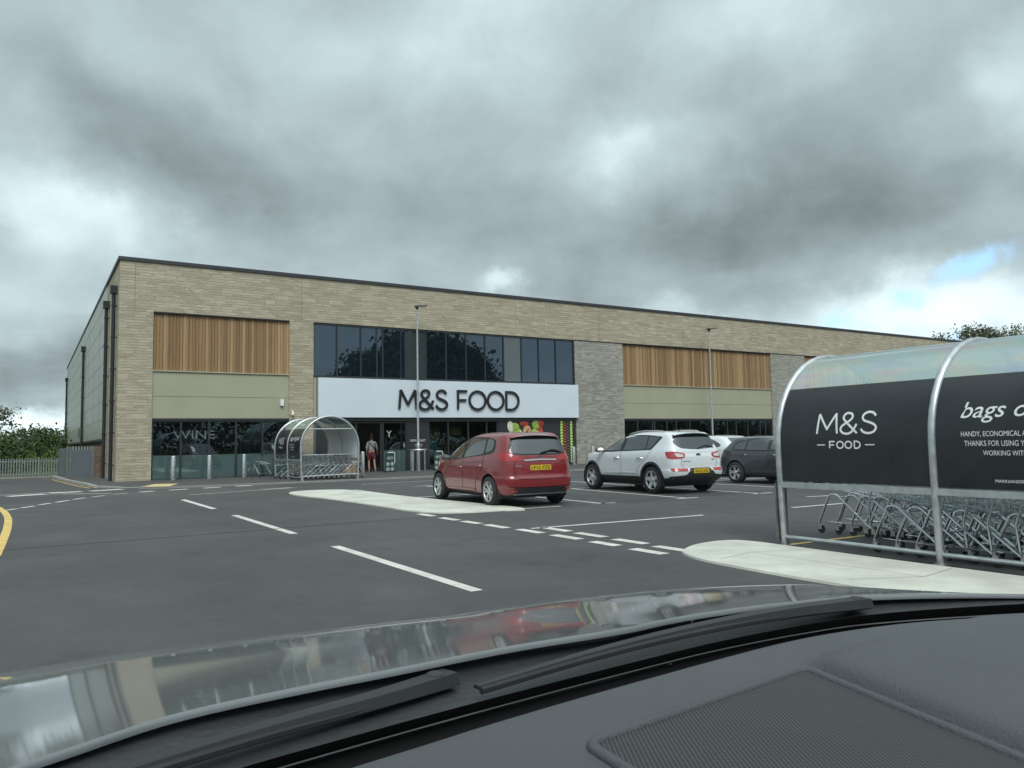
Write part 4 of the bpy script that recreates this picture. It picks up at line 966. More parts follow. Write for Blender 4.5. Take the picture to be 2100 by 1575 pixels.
def decal(par, bvh, name, poly, plane, mat_, off=.004, step=.06, skirt=.012, clipx=None):
    # outline in the side (y,z) or rear (x,z) view, laid on the body surface
    pts = [Vector((p[0],p[1])) for p in poly]; dens = []
    for i, p in enumerate(pts):
        q = pts[(i+1)%len(pts)]; n = max(1, int((q-p).length/step))
        for k_ in range(n): dens.append(p.lerp(q, k_/n))
    nb = len(dens); V = dens[:]
    lo = Vector((min(p.x for p in dens), min(p.y for p in dens))); hi = Vector((max(p.x for p in dens), max(p.y for p in dens)))
    def inside(p):
        c = False
        for i in range(nb):
            a, b = dens[i], dens[i-1]
            if (a.y > p.y) != (b.y > p.y) and p.x < (b.x-a.x)*(p.y-a.y)/(b.y-a.y)+a.x: c = not c
        return c
    x = lo.x+step/2
    while x < hi.x:
        y = lo.y+step/2
        while y < hi.y:
            p = Vector((x,y))
            if inside(p) and min((p-q).length for q in dens) > step*.45: V.append(p)
            y += step
        x += step
    res = delaunay_2d_cdt(V, [(i,(i+1)%nb) for i in range(nb)], [], 1, 1e-6)
    V2, F2 = res[0], res[2]
    def pr(p, o_):
        if plane == 'L': a, d = Vector((-3,p.x,p.y)), Vector((1,0,0))
        elif plane == 'R': a, d = Vector((3,p.x,p.y)), Vector((-1,0,0))
        elif plane == 'B': a, d = Vector((p.x,-4,p.y)), Vector((0,1,0))
        elif plane == 'F': a, d = Vector((p.x,4,p.y)), Vector((0,-1,0))
        else: a, d = Vector((p.x,p.y,3)), Vector((0,0,-1))
        h = bvh.ray_cast(a, d)
        if h[0] is None: return None
        n = h[1] if h[1].dot(d) < 0 else -h[1]
        return h[0]+n*o_-d*o_*.3
    vs = [pr(p, off) for p in V2]; ok = [v is not None for v in vs]
    m = MB(); m.v = [tuple(v) if v else (0,0,0) for v in vs]; m.f = [tuple(f) for f in F2 if all(ok[i] for i in f)]; m.m = [0]*len(m.f)
    if skirt:
        ed = {}
        for f in m.f:
            for i in range(len(f)):
                e = (f[i], f[(i+1)%len(f)]); ed[e] = 1
        bd = [e for e in ed if (e[1],e[0]) not in ed]; mp = {}
        for e in bd:
            for v in e:
                if v not in mp:
                    q = pr(V2[v], -skirt); mp[v] = len(m.v); m.v.append(tuple(q))
            m.f.append((e[1],e[0],mp[e[0]],mp[e[1]])); m.m.append(0)
    o = m.build(name, mat_, par, smooth=True, sharp=50)
    return o
def strip(par, bvh, name, line, w, plane, mat_, off=.003, skirt=0):
    P = [Vector((p[0],p[1])) for p in line]; L_, R_ = [], []
    for i, p in enumerate(P):
        d = ((P[min(i+1,len(P)-1)]-P[max(i-1,0)])).normalized(); n = Vector((-d.y,d.x))*w/2; L_.append(p+n); R_.append(p-n)
    return decal(par, bvh, name, L_+R_[::-1], plane, mat_, off, .05, skirt)
def plate(par, bvh, x0, x1, z0, z1, text, yoff=.012):
    h = bvh.ray_cast(Vector(((x0+x1)/2,-4,(z0+z1)/2)), Vector((0,1,0))); y = h[0].y-yoff
    hz = [bvh.ray_cast(Vector((xx,-4,zz)), Vector((0,1,0)))[0] for xx in (x0,x1) for zz in (z0,z1)]
    y = min([y]+[q.y-.004 for q in hz])
    m = MB(); m.box(x0,x1,y,y+.02,z0,z1); o = m.build('number_plate', M_PLY, par, bevel=.003)
    m = MB(); put_text(m, text, x0+.03, x1-.03, z0+.02, z1-.02, lambda u,v,d=0: (u,y-.002,v), bold=.012); m.build('plate_characters', M_BLK, o)
    return y
def badge(par, bvh, x, z, a, b, dark):
    h = bvh.ray_cast(Vector((x,-4,z)), Vector((0,1,0))); y = h[0].y-.006; n = 24
    ring = lambda k_, yy: [(x+a*k_*math.cos(2*math.pi*i/n), yy, z+b*k_*math.sin(2*math.pi*i/n)) for i in range(n)]
    m = MB(); m.add(ring(1,y)+ring(1,y+.03), [tuple(range(n))]+[(i,(i+1)%n,n+(i+1)%n,n+i) for i in range(n)])
    o = m.build('badge', M_BLK if dark else M_STEEL, par)
    m = MB(); m.add(ring(.97,y-.003)+ring(.82,y-.003), [(i,(i+1)%n,n+(i+1)%n,n+i) for i in range(n)])
    put_text(m, 'KIA', x-a*.6, x+a*.6, z-b*.42, z+b*.42, lambda u,v,d=0: (u,y-.003,v), bold=.02); m.build('badge_lettering', M_STEEL if dark else M_BLK, o)
def small_text(par, bvh, body, x0, x1, z0, z1, m_):
    h = bvh.ray_cast(Vector(((x0+x1)/2,-4,(z0+z1)/2)), Vector((0,1,0)))
    m = MB(); put_text(m, body, x0, x1, z0, z1, lambda u,v,d=0: (u, bvh.ray_cast(Vector((u,-4,v)), Vector((0,1,0)))[0].y-.005, v), bold=.02)
    return m.build('model_lettering', m_, par)
def mirror(par, x, y, z, body_m, glass_m, s=-1):
    m = MB(); c = Vector((x+s*.13, y, z)); n = 12
    prof = [(.02,.10),(.075,.075),(.095,.0),(.09,-.055)]
    vs = []
    for k_, (r_, dy) in enumerate(prof):
        for i in range(n):
            a = 2*math.pi*i/n; vs.append((c.x+1.25*r_*math.cos(a), c.y+dy, c.z+.82*r_*math.sin(a)))
    fs = [(k_*n+i, k_*n+(i+1)%n, (k_+1)*n+(i+1)%n, (k_+1)*n+i) for k_ in range(3) for i in range(n)]+[tuple(range(n))[::-1]]
    m.add(vs, fs); m.box(min(x-s*.06,c.x), max(x-s*.06,c.x), y-.02, y+.05, z-.06, z-.02)
    o = m.build('mirror', body_m, par, smooth=True)
    m = MB(); m.add([(c.x+1.2*.09*math.cos(2*math.pi*i/n), c.y-.056, c.z+.8*.09*math.sin(2*math.pi*i/n)) for i in range(n)], [tuple(range(n))]); m.build('mirror_glass', glass_m, o)
M_MIRG = mat('mirror_glass', (.6,.62,.62), .03, metal=1, var=.02)
def dark_trim(): return M_BLK
def arc_ring(ay, r0, r1, rz, a0=-20, a1=200, n=22):
    A = [(ay+r1*math.cos(rad(a)), rz+r1*math.sin(rad(a))) for a in np.linspace(a0,a1,n)]
    return A+[(ay+r0*math.cos(rad(a)), rz+r0*math.sin(rad(a))) for a in np.linspace(a1,a0,n)]

# red hatchback ------------------------------------------------------
M_RED = paint('red_car_paint', (.205,.017,.021), .25, var=.06)
SLV = [(.20,-1.86,1.86,.72),(.27,-1.97,1.97,.82),(.34,-2.02,2.02,.855),(.45,-2.06,2.05,.875),(.60,-2.07,2.07,.885),(.66,-2.04,2.07,.885),(.75,-2.03,2.04,.884),(.88,-2.02,1.95,.878),(.97,-2.005,1.80,.868),(1.03,-1.99,1.50,.855),
       (1.09,-1.975,1.20,.835),(1.20,-1.93,.98,.795),(1.34,-1.865,.66,.745),(1.45,-1.80,.36,.70),(1.52,-1.76,.10,.655),(1.565,-1.66,-.12,.58),(1.59,-1.42,-.35,.46),(1.60,-1.1,-.6,.25)]
car, body, bv = make_car('red_hatchback', 'dark red five door hatchback parked beside the long cream island', (9.36,15.66,0), rad(-3.0), SLV, 9, 4.2, 2.68, -1.30, .325, .88, (M_RED, M_BLK), .27)
M_REDT = M_RED
win = cr([(1.12,1.02),(.80,1.22),(.45,1.385),(.05,1.465),(-.5,1.50),(-1.05,1.48),(-1.36,1.42)], 5)+cr([(-1.44,1.30),(-1.40,1.17),(-1.15,1.115),(-.4,1.06),(.3,1.00),(1.0,.965)], 5)
for s in 'LR':
    d = decal(car, bv, 'window_surround', win, s, M_BLK, .003)
    for nm, pl in (('side_window', [(.93,1.03),(.70,1.20),(.42,1.35),(.06,1.435),(.0,1.435),(.08,1.03)]),
                   ('side_window', [(-.12,1.445),(-.5,1.468),(-.90,1.462),(-.98,1.14),(-.85,1.11),(-.05,1.045)]),
                   ('quarter_window', [(-1.0,1.455),(-1.28,1.425),(-1.37,1.31),(-1.33,1.20),(-1.05,1.15)]),):
        decal(d, bv, nm, rnd_poly(pl,.05,3), s, M_CGL, .007)
    decal(d, bv, 'quarter_window', rnd_poly([(1.06,1.03),(.99,1.03),(.98,1.10)],.01,2), s, M_CGL, .007)
    for l_ in ([(1.02,.96),(1.03,.75),(.98,.5),(.86,.30),(-.62,.30)], [(.03,1.0),(.0,.7),(.02,.3)], [(-1.02,1.12),(-1.0,.85),(-.80,.66),(-.66,.5),(-.62,.3)]):
        strip(car, bv, 'door_seam', cr([(a,b,0) for a,b in l_],4), .012, s, M_SEAM, .0025)
    for a, zz in ((.12,.83),(-.86,.87)):
        m_ = MB(); x = bv.ray_cast(Vector((-3,a,zz)), Vector((1,0,0)))[0].x; sg = 1 if s == 'L' else -1
        m_.tube([(sg*(x+.01),a-.09,zz),(sg*(x-.03),a-.07,zz+.004),(sg*(x-.03),a+.07,zz+.004),(sg*(x+.01),a+.09,zz)], .014, 8); m_.build('door_handle', M_RED, car, smooth=True)
    # sharp waist crease and lower moulding
    strip(car, bv, 'waist_crease', [(1.1,.84),(.4,.90),(-.4,.945),(-1.0,.985)], .012, s, M_RED, .010, .012)
    strip(car, bv, 'sill_crease', [(.85,.335),(-.62,.335)], .05, s, M_RED, .012, .014)
    decal(car, bv, 'tail_lamp', rnd_poly([(-1.76,1.135),(-1.80,1.15),(-1.94,1.145),(-1.97,1.00),(-1.94,.975),(-1.80,.99),(-1.74,1.05)],.03,3), s, M_TL, .006)
decal(car, bv, 'windscreen', rnd_poly([(-.68,1.08),(.68,1.08),(.60,1.46),(-.60,1.46)],.1,4), 'F', M_CGL, .004)
decal(car, bv, 'rear_window_surround', rnd_poly([(-.74,1.12),(-.60,1.475),(-.3,1.50),(.3,1.50),(.60,1.475),(.74,1.12),(.4,1.095),(-.4,1.095)],.07,4), 'B', M_BLK, .003)
decal(car, bv, 'rear_window', rnd_poly([(-.685,1.145),(-.55,1.45),(-.3,1.47),(.3,1.47),(.55,1.45),(.685,1.145),(.4,1.12),(-.4,1.12)],.07,4), 'B', M_CGL, .008)
m_ = MB(); m_.tube([(.02,-2.02,1.145),(.30,-1.99,1.20),(.42,-1.98,1.185),(.56,-1.985,1.15)], [.014,.018,.02,.008], 6); m_.build('rear_wiper', M_BLK, car, smooth=True)
# spoiler lip above the rear window
m_ = MB(); m_.grid(lambda u, v: (u*.60, -1.70-.14*v-.03*(1-u*u)*v, 1.555-.05*abs(u)**2.5-.042*v), np.linspace(-1,1,25), [0,.5,1]); m_.grid(lambda u, v: (u*.60, -1.70-.14*v-.03*(1-u*u)*v, 1.525-.05*abs(u)**2.5-.022*v), np.linspace(-1,1,25), [0,.5,1]); m_.build('spoiler', M_RED, car, smooth=True)
for s in (-1,1):
    decal(car, bv, 'tail_lamp', rnd_poly([(s*.815,1.14),(s*.77,1.15),(s*.60,1.10),(s*.42,1.03),(s*.42,.985),(s*.6,.98),(s*.815,.975)][::s],.03,3), 'B', M_TL, .008)
    decal(car, bv, 'reflector', rnd_poly([(s*.76,.375),(s*.58,.365),(s*.58,.325),(s*.76,.335)][::s],.02,2), 'B', M_TL, .012)
    strip(car, bv, 'tailgate_seam', [(s*.60,.98),(s*.66,.80),(s*.62,.66),(s*.54,.60)], .012, 'B', M_SEAM, .003)
strip(car, bv, 'tailgate_seam', [(-.54,.60),(0,.585),(.54,.60)], .012, 'B', M_SEAM, .003)
strip(car, bv, 'chrome_strip', [(-.40,.985),(0,1.0),(.40,.985)], .026, 'B', M_STEEL, .014, .014)
strip(car, bv, 'bumper_crease', [(-.78,.47),(0,.44),(.78,.47)], .03, 'B', M_RED, .016, .016)
decal(car, bv, 'plate_recess', rnd_poly([(-.33,.89),(.33,.89),(.36,.74),(-.36,.74)],.04,3), 'B', M_RED, .006)
decal(car, bv, 'bumper_insert', rnd_poly([(-.60,.41),(.60,.41),(.66,.29),(-.66,.29)],.06,3), 'B', M_BLK, .012)
strip(car, bv, 'bumper_trim', [(-.64,.285),(.64,.285)], .02, 'B', M_GALV, .016, .014)
plate(car, bv, -.26,.26,.775,.885, 'LF15 FZE'); badge(car, bv, 0, 1.055, .065, .032, False)
small_text(car, bv, 'VENGA', -.62,-.46,.86,.885, M_STEEL); small_text(car, bv, 'ecodynamics', .50,.62,.90,.915, M_STEEL)
for s in (-1,1):
    wheel(car, s*.80, -1.30, .325, .205, 6, s, .2*s, split=True); wheel(car, s*.80, 1.38, .325, .205, 6, s, 1.1, split=True)
    mirror(car, s*.83, .83, 1.04, M_RED, M_MIRG, s)
m_ = MB(); m_.tube([(0,-1.45,1.585),(0,-1.55,1.66)], [.012,.005], 6); m_.build('aerial', M_BLK, car)
decal(car, bv, 'headlamp', rnd_poly([(1.55,.93),(1.95,.76),(1.9,.68),(1.5,.82)],.05,3), 'L', M_TLC, .006); decal(car, bv, 'headlamp', rnd_poly([(1.55,.93),(1.95,.76),(1.9,.68),(1.5,.82)],.05,3), 'R', M_TLC, .006)

# white suv ------------------------------------------------------------
M_WHT = paint('white_car_paint', (.66,.69,.71), .25, var=.03)
SLS = [(.24,-1.9,1.9,.74),(.32,-2.06,2.06,.84),(.40,-2.16,2.16,.90),(.50,-2.20,2.2,.925),(.60,-2.21,2.22,.935),(.66,-2.16,2.22,.935),(.80,-2.15,2.2,.935),(.95,-2.13,2.12,.93),(1.04,-2.10,2.0,.915),(1.10,-2.085,1.55,.895),
       (1.15,-2.065,1.15,.872),(1.26,-2.01,.92,.822),(1.40,-1.94,.58,.768),(1.50,-1.88,.28,.725),(1.56,-1.84,.02,.68),(1.60,-1.72,-.15,.60),(1.63,-1.45,-.4,.46),(1.64,-1.1,-.7,.25)]
car, body, bv = make_car('white_suv', 'white sport utility car with black lower cladding parked in the middle bay', (14.43,16.06,0), rad(-3.2), SLS, 9, 4.2, 2.74, -1.33, .36, .93, (M_WHT, M_BLK), .42, flare=.025)
car.scale = (.97,.97,.97)
win = cr([(1.06,1.10),(.78,1.28),(.40,1.44),(.0,1.52),(-.6,1.545),(-1.1,1.53),(-1.56,1.49)], 5)+[Vector((-1.60,1.47,0)),Vector((-1.30,1.165,0)),Vector((-1.22,1.14,0)),Vector((0,1.105,0)),Vector((1.0,1.07,0))]
for s in 'LR':
    d = decal(car, bv, 'window_surround', win, s, M_BLK, .003)
    for nm, pl in (('side_window', [(.90,1.13),(.66,1.29),(.38,1.415),(.06,1.485),(.0,1.485),(.06,1.13)]),
                   ('side_window', [(-.16,1.495),(-.6,1.515),(-1.02,1.505),(-1.02,1.165),(-.10,1.135)]),
                   ('quarter_window', [(-1.07,1.50),(-1.50,1.47),(-1.25,1.18),(-1.07,1.17)])):
        decal(d, bv, nm, rnd_poly(pl,.03,3), s, M_CGL, .007)
    for l_ in ([(1.0,1.08),(1.04,.8),(1.0,.6),(.9,.44),(-.70,.44)], [(.0,1.1),(-.03,.8),(.0,.44)], [(-1.32,1.16),(-1.15,.95),(-.92,.78),(-.75,.62),(-.70,.44)]):
        strip(car, bv, 'door_seam', cr([(a,b,0) for a,b in l_],4), .012, s, mat('pale_seam', (.16,.17,.18), .7), .0025)
    for a in (.18,-.86):
        zz = .93; x = bv.ray_cast(Vector((-3,a,zz)), Vector((1,0,0)))[0].x; sg = 1 if s == 'L' else -1; m_ = MB()
        m_.tube([(sg*(x+.01),a-.11,zz),(sg*(x-.035),a-.08,zz+.004),(sg*(x-.035),a+.08,zz+.004),(sg*(x+.01),a+.11,zz)], .016, 8); m_.build('door_handle', M_STEEL, car, smooth=True)
    for ay in (-1.33, 1.41): decal(car, bv, 'arch_cladding', arc_ring(ay, .405, .47, .37, -8, 188), s, M_BLK, .012, .05, .02)
    decal(car, bv, 'sill_cladding', rnd_poly([(.98,.44),(-.9,.44),(-.9,.28),(.98,.28)],.02,2), s, M_BLK, .010)
    strip(car, bv, 'door_crease', [(.80,.50),(.0,.535),(-.66,.53)], .03, s, M_WHT, .012, .014)
    decal(car, bv, 'tail_lamp', rnd_poly([(-1.84,1.095),(-2.03,1.09),(-2.06,.99),(-2.03,.91),(-1.93,.935),(-1.86,1.02)],.03,3), s, M_TL, .006)
    m_ = MB(); sg = -1 if s == 'L' else 1
    rz_ = lambda y_, h_: bv.ray_cast(Vector((sg*.60,y_,3)), Vector((0,0,-1)))[0].z+h_
    m_.tube(cr([(sg*.60,y_,rz_(y_,h_)) for y_, h_ in ((-.02,.0),(-.12,.04),(-.6,.05),(-1.1,.05),(-1.42,.035),(-1.52,.0))],4), .015, 8); m_.build('roof_rail', M_STEEL, car, smooth=True)
    decal(car, bv, 'headlamp', rnd_poly([(1.65,1.02),(2.05,.9),(2.0,.8),(1.6,.92)],.05,3), s, M_TLC, .006)
decal(car, bv, 'fuel_flap', [(-1.52+.09*math.cos(a), .90+.095*math.sin(a)) for a in np.linspace(0,2*math.pi,20)[:-1]], 'L', M_WHT, .005, .04, .008)
decal(car, bv, 'windscreen', rnd_poly([(-.72,1.14),(.72,1.14),(.62,1.5),(-.62,1.5)],.1,4), 'F', M_CGL, .004)
decal(car, bv, 'sunroof', rnd_poly([(-.42,-1.1),(.42,-1.1),(.42,-.35),(-.42,-.35)],.06,3), 'T', M_CGL, .004)
decal(car, bv, 'rear_window', rnd_poly([(-.70,1.30),(-.62,1.52),(-.3,1.54),(.3,1.54),(.62,1.52),(.70,1.30),(.52,1.18),(.1,1.15),(-.1,1.15),(-.52,1.18)],.07,4), 'B', M_CGL, .006)
m_ = MB(); m_.grid(lambda u, v: (u*.63, -1.77-.16*v-.03*(1-u*u)*v, 1.60-.05*abs(u)**2.5-.035*v), np.linspace(-1,1,25), [0,.5,1]); m_.grid(lambda u, v: (u*.63, -1.77-.16*v-.03*(1-u*u)*v, 1.555-.05*abs(u)**2.5-.01*v), np.linspace(-1,1,25), [0,.5,1]); m_.build('spoiler', M_WHT, car, smooth=True)
m_ = MB(); m_.tube([(.02,-2.09,1.18),(.32,-2.04,1.245),(.5,-2.05,1.21),(.58,-2.055,1.19)], [.014,.02,.02,.008], 6); m_.build('rear_wiper', M_BLK, car, smooth=True)
for s in (-1,1):
    d = decal(car, bv, 'tail_lamp', rnd_poly([(s*.845,1.10),(s*.78,1.10),(s*.46,1.05),(s*.45,.99),(s*.50,.93),(s*.70,.915),(s*.845,.905)][::s],.035,3), 'B', M_TL, .008)
    decal(d, bv, 'reversing_lens', rnd_poly([(s*.76,1.06),(s*.51,1.02),(s*.52,.955),(s*.72,.955)][::s],.03,3), 'B', M_TLC, .012)
    decal(car, bv, 'bumper_lamp', rnd_poly([(s*.86,.675),(s*.42,.66),(s*.44,.60),(s*.85,.595)][::s],.02,3), 'B', M_TL, .010)
    strip(car, bv, 'tailgate_seam', [(s*.60,.92),(s*.60,.80),(s*.54,.68)], .012, 'B', mat('pale_seam', (.16,.17,.18), .7), .003)
decal(car, bv, 'bumper_cladding', rnd_poly([(-.33,.67),(.33,.67),(.48,.50),(.87,.47),(.87,.30),(-.87,.30),(-.87,.47),(-.48,.50)],.04,3), 'B', M_BLK, .010)
plate(car, bv, -.26,.26,.535,.65, 'AU62 UBC', .02); badge(car, bv, 0, 1.00, .075, .045, True)
small_text(car, bv, 'SPORTAGE', -.56,-.30,.83,.855, M_BLK); small_text(car, bv, 'ISG', .42,.52,.86,.89, M_BLK)
for s in (-1,1):
    wheel(car, s*.825, -1.33, .36, .225, 5, s, .1*s, fat=.12); wheel(car, s*.825, 1.41, .36, .225, 5, s, .5, fat=.12)
    mirror(car, s*.89, .86, 1.14, M_BLK, M_MIRG, s)
m_ = MB(); m_.tube([(.1,-1.3,1.63),(.1,-1.36,1.71)], [.016,.006], 6); m_.build('aerial', M_BLK, car)

# grey hatchback, side on --------------------------------------------
M_GRY = paint('dark_grey_car_paint', (.060,.066,.074), .25, metal=.4, var=.08)
SLB = [(.19,-1.9,1.9,.72),(.26,-1.98,2.06,.83),(.36,-2.03,2.13,.87),(.50,-2.05,2.16,.882),(.66,-2.05,2.16,.882),(.80,-2.02,2.10,.878),(.90,-1.98,1.95,.868),(.96,-1.95,1.30,.852),(1.02,-1.90,.98,.83),
       (1.12,-1.80,.75,.775),(1.24,-1.67,.42,.71),(1.33,-1.56,.15,.655),(1.38,-1.44,-.08,.59),(1.41,-1.20,-.3,.46),(1.42,-.9,-.5,.25)]
car, body, bv = make_car('grey_hatchback', 'dark grey hatchback parked nose out beyond the white sport utility car', (19.24,15.17,0), rad(180), SLB, 8, 4.0, 2.69, -1.28, .32, .88, (M_GRY, M_BLK), .25)
win = cr([(.95,.99),(.70,1.12),(.35,1.25),(.0,1.33),(-.5,1.355),(-.9,1.33),(-1.25,1.25),(-1.40,1.14),(-1.42,1.02)], 4)+[Vector((-1.36,.985,0)),Vector((0,.965,0)),Vector((.95,.95,0))]
for s in 'LR':
    d = decal(car, bv, 'window_surround', win, s, M_BLK, .003)
    for nm, pl in (('side_window', [(.78,1.0),(.62,1.12),(.33,1.225),(.05,1.295),(.02,1.295),(.04,1.0)]),
                   ('side_window', [(-.12,1.31),(-.5,1.325),(-.86,1.30),(-.88,1.01),(-.08,1.0)]),
                   ('quarter_window', [(-.92,1.295),(-1.22,1.225),(-1.36,1.12),(-1.36,1.02),(-.93,1.01)])):
        decal(d, bv, nm, rnd_poly(pl,.03,3), s, M_CGL, .007)
    for l_ in ([(.98,.95),(1.0,.7),(.92,.32),(-.72,.32)], [(-.03,.96),(-.05,.32)], [(-1.20,.98),(-1.05,.78),(-.78,.55),(-.72,.32)]):
        strip(car, bv, 'door_seam', cr([(a,b,0) for a,b in l_],4), .012, s, M_SEAM, .0025)
    for a in (.12,-.95):
        zz = .86; x = bv.ray_cast(Vector((-3,a,zz)), Vector((1,0,0)))[0].x; sg = 1 if s == 'L' else -1; m_ = MB()
        m_.tube([(sg*(x+.01),a-.10,zz),(sg*(x-.035),a-.07,zz),(sg*(x-.035),a+.07,zz),(sg*(x+.01),a+.10,zz)], .015, 8); m_.build('door_handle', M_GRY, car, smooth=True)
    strip(car, bv, 'waist_crease', [(1.3,.78),(0,.82),(-1.2,.86),(-1.8,.885)], .03, s, M_GRY, .014, .016)
    decal(car, bv, 'tail_lamp', rnd_poly([(-1.80,.90),(-1.93,.905),(-1.97,.80),(-1.95,.72),(-1.88,.78)],.03,3), s, M_TL, .006)
decal(car, bv, 'windscreen', rnd_poly([(-.65,1.0),(.65,1.0),(.55,1.32),(-.55,1.32)],.1,4), 'F', M_CGL, .004)
decal(car, bv, 'rear_window', rnd_poly([(-.62,1.05),(-.5,1.33),(.5,1.33),(.62,1.05)],.07,4), 'B', M_CGL, .006)
for s in (-1,1):
    decal(car, bv, 'tail_lamp', rnd_poly([(s*.79,.90),(s*.5,.90),(s*.5,.76),(s*.79,.74)][::s],.04,3), 'B', M_TL, .008)
    wheel(car, s*.80, -1.28, .32, .215, 5, s, .25, split=True); wheel(car, s*.80, 1.41, .32, .215, 5, s, .6, split=True)
    mirror(car, s*.83, .68, 1.0, M_GRY, M_MIRG, s)
m_ = MB(); m_.box(-.02,.02,-1.2,-1.05,1.40,1.455); m_.build('aerial', M_GRY, car, bevel=.01)

# second white car behind --------------------------------------------
SLW = [(a, b*1.0, c, w_) for a, b, c, w_ in [(.19,-1.9,1.9,.74),(.28,-2.08,2.08,.86),(.5,-2.2,2.2,.90),(.75,-2.2,2.18,.90),(.90,-2.16,2.0,.885),(1.0,-2.1,1.35,.865),(1.1,-2.0,1.0,.82),(1.24,-1.82,.6,.745),(1.36,-1.62,.25,.68),(1.43,-1.42,-.05,.6),(1.47,-1.1,-.3,.45),(1.48,-.9,-.5,.25)]]
car, body, bv = make_car('white_hatchback', 'white car with dark side windows partly hidden behind the grey hatchback', (21.85,21.0,0), rad(-1), SLW, 8, 4.0, 2.7, -1.32, .33, .90, (M_WHT, M_BLK), .27)
win = cr([(.95,1.03),(.6,1.2),(.2,1.32),(-.5,1.385),(-1.0,1.34),(-1.5,1.16),(-1.55,1.08)], 4)+[Vector((-1.4,1.04,0)),Vector((0,1.0,0)),Vector((.95,.98,0))]
for s in 'LR':
    decal(car, bv, 'side_window', win, s, M_CGL, .005)
    decal(car, bv, 'tail_lamp', rnd_poly([(-1.85,.98),(-2.1,.96),(-2.12,.86),(-1.95,.86)],.03,3), s, M_TL, .008)
decal(car, bv, 'rear_window', rnd_poly([(-.62,1.08),(-.5,1.38),(.5,1.38),(.62,1.08)],.07,4), 'B', M_CGL, .006)
decal(car, bv, 'windscreen', rnd_poly([(-.65,1.04),(.65,1.04),(.55,1.36),(-.55,1.36)],.1,4), 'F', M_CGL, .004)
decal(car, bv, 'sunroof', rnd_poly([(-.5,-1.1),(.5,-1.1),(.5,-.3),(-.5,-.3)],.06,3), 'T', M_CGL, .004)
plate(car, bv, -.26,.26,.60,.71, 'YD64', .012)
for s in (-1,1):
    decal(car, bv, 'tail_lamp', rnd_poly([(s*.80,.97),(s*.55,.97),(s*.55,.86),(s*.80,.85)][::s],.04,3), 'B', M_TL, .008)
    wheel(car, s*.82, -1.32, .33, .215, 5, s, .25, split=True); wheel(car, s*.82, 1.38, .33, .215, 5, s, .6, split=True)

# ------------------------------------------------------------------ person at the door
def skin_body(name, pts, edges, mat_, parent=None, root=0, sub=1):
    me = bpy.data.meshes.new(name); me.from_pydata([p[0] for p in pts], edges, []); o = bpy.data.objects.new(name, me); COL.objects.link(o)
    o.modifiers.new('s', 'SKIN'); o.modifiers['s'].use_smooth_shade = True
    for i, p in enumerate(pts):
        r_ = p[1] if isinstance(p[1], tuple) else (p[1],p[1]); me.skin_vertices[0].data[i].radius = r_; me.skin_vertices[0].data[i].use_root = (i == root)
    sb = o.modifiers.new('u', 'SUBSURF'); sb.levels = sb.render_levels = sub
    dg = bpy.context.evaluated_depsgraph_get(); m2 = bpy.data.meshes.new_from_object(o.evaluated_get(dg)); o.modifiers.clear(); o.data = m2; bpy.data.meshes.remove(me)
    m2.materials.clear(); m2.materials.append(mat_); m2.shade_smooth(); o.parent = parent; return o
PT = thing('person', 'person in grey hooded top and dark red knee length shorts walking in at the entrance', 'person', (13.86,34.75,.07), rad(-8))
M_SKIN = mat('skin', (.42,.24,.17), .6, var=.06); M_HOOD = mat('grey_jersey', (.30,.31,.31), .9, var=.12, vscale=12, bump=.3); M_SHORT = mat('dark_red_cloth', (.13,.025,.035), .85, var=.15, vscale=10)
M_HAIR = mat('red_brown_hair', (.055,.027,.018), .7, var=.3, vscale=25)
B_ = [((0,0,.92),(.13,.10)),((0,.0,1.10),(.115,.085)),((0,.01,1.28),(.14,.09)),((0,0,1.40),(.09,.07)),((0,.0,1.47),(.05,.05)),((0,.01,1.54),(.062,.07)),((0,.015,1.62),(.075,.09)),((0,.01,1.69),(.045,.055)),
      ((-.10,.02,.86),(.085,.085)),((-.12,.05,.48),(.055,.055)),((-.12,.03,.30),(.052,.055)),((-.12,-.02,.09),(.033,.036)),((-.12,.02,.035),(.04,.03)),((-.13,.14,.03),(.038,.025)),
      ((.10,-.02,.86),(.085,.085)),((.12,-.06,.49),(.055,.055)),((.12,-.12,.30),(.052,.055)),((.13,-.22,.12),(.033,.036)),((.13,-.20,.05),(.04,.03)),((.14,-.09,.03),(.038,.025)),
      ((-.17,0,1.37),(.052,.052)),((-.22,-.02,1.12),(.043,.043)),((-.21,.08,.90),(.033,.033)),((-.20,.11,.82),(.03,.018)),
      ((.17,0,1.37),(.052,.052)),((.24,.02,1.12),(.043,.043)),((.31,.12,.93),(.033,.033)),((.33,.15,.86),(.03,.018))]
E_ = [(0,1),(1,2),(2,3),(3,4),(4,5),(5,6),(6,7),(0,8),(8,9),(9,10),(10,11),(11,12),(12,13),(0,14),(14,15),(15,16),(16,17),(17,18),(18,19),(3,20),(20,21),(21,22),(22,23),(3,24),(24,25),(25,26),(26,27)]
for side_, w_ in ((-1,(-.20,.11,.82)),(1,(.33,.15,.86))):     # five fingers on each hand
    wi = 23 if side_ < 0 else 27
    for q, (dx, dy, ln_) in enumerate([(-.022,.0,.075),(-.008,.004,.085),(.006,.004,.08),(.02,0,.065),(-.03,.03,.045)]):
        a = len(B_); B_.append(((w_[0]+dx, w_[1]+dy+.01, w_[2]-ln_*.6), (.009,.009))); B_.append(((w_[0]+dx*1.1, w_[1]+dy+.025, w_[2]-ln_), (.007,.007)))
        E_ += [(wi,a),(a,a+1)]
skin_body('body', B_, E_, M_SKIN, PT, 0, 2)
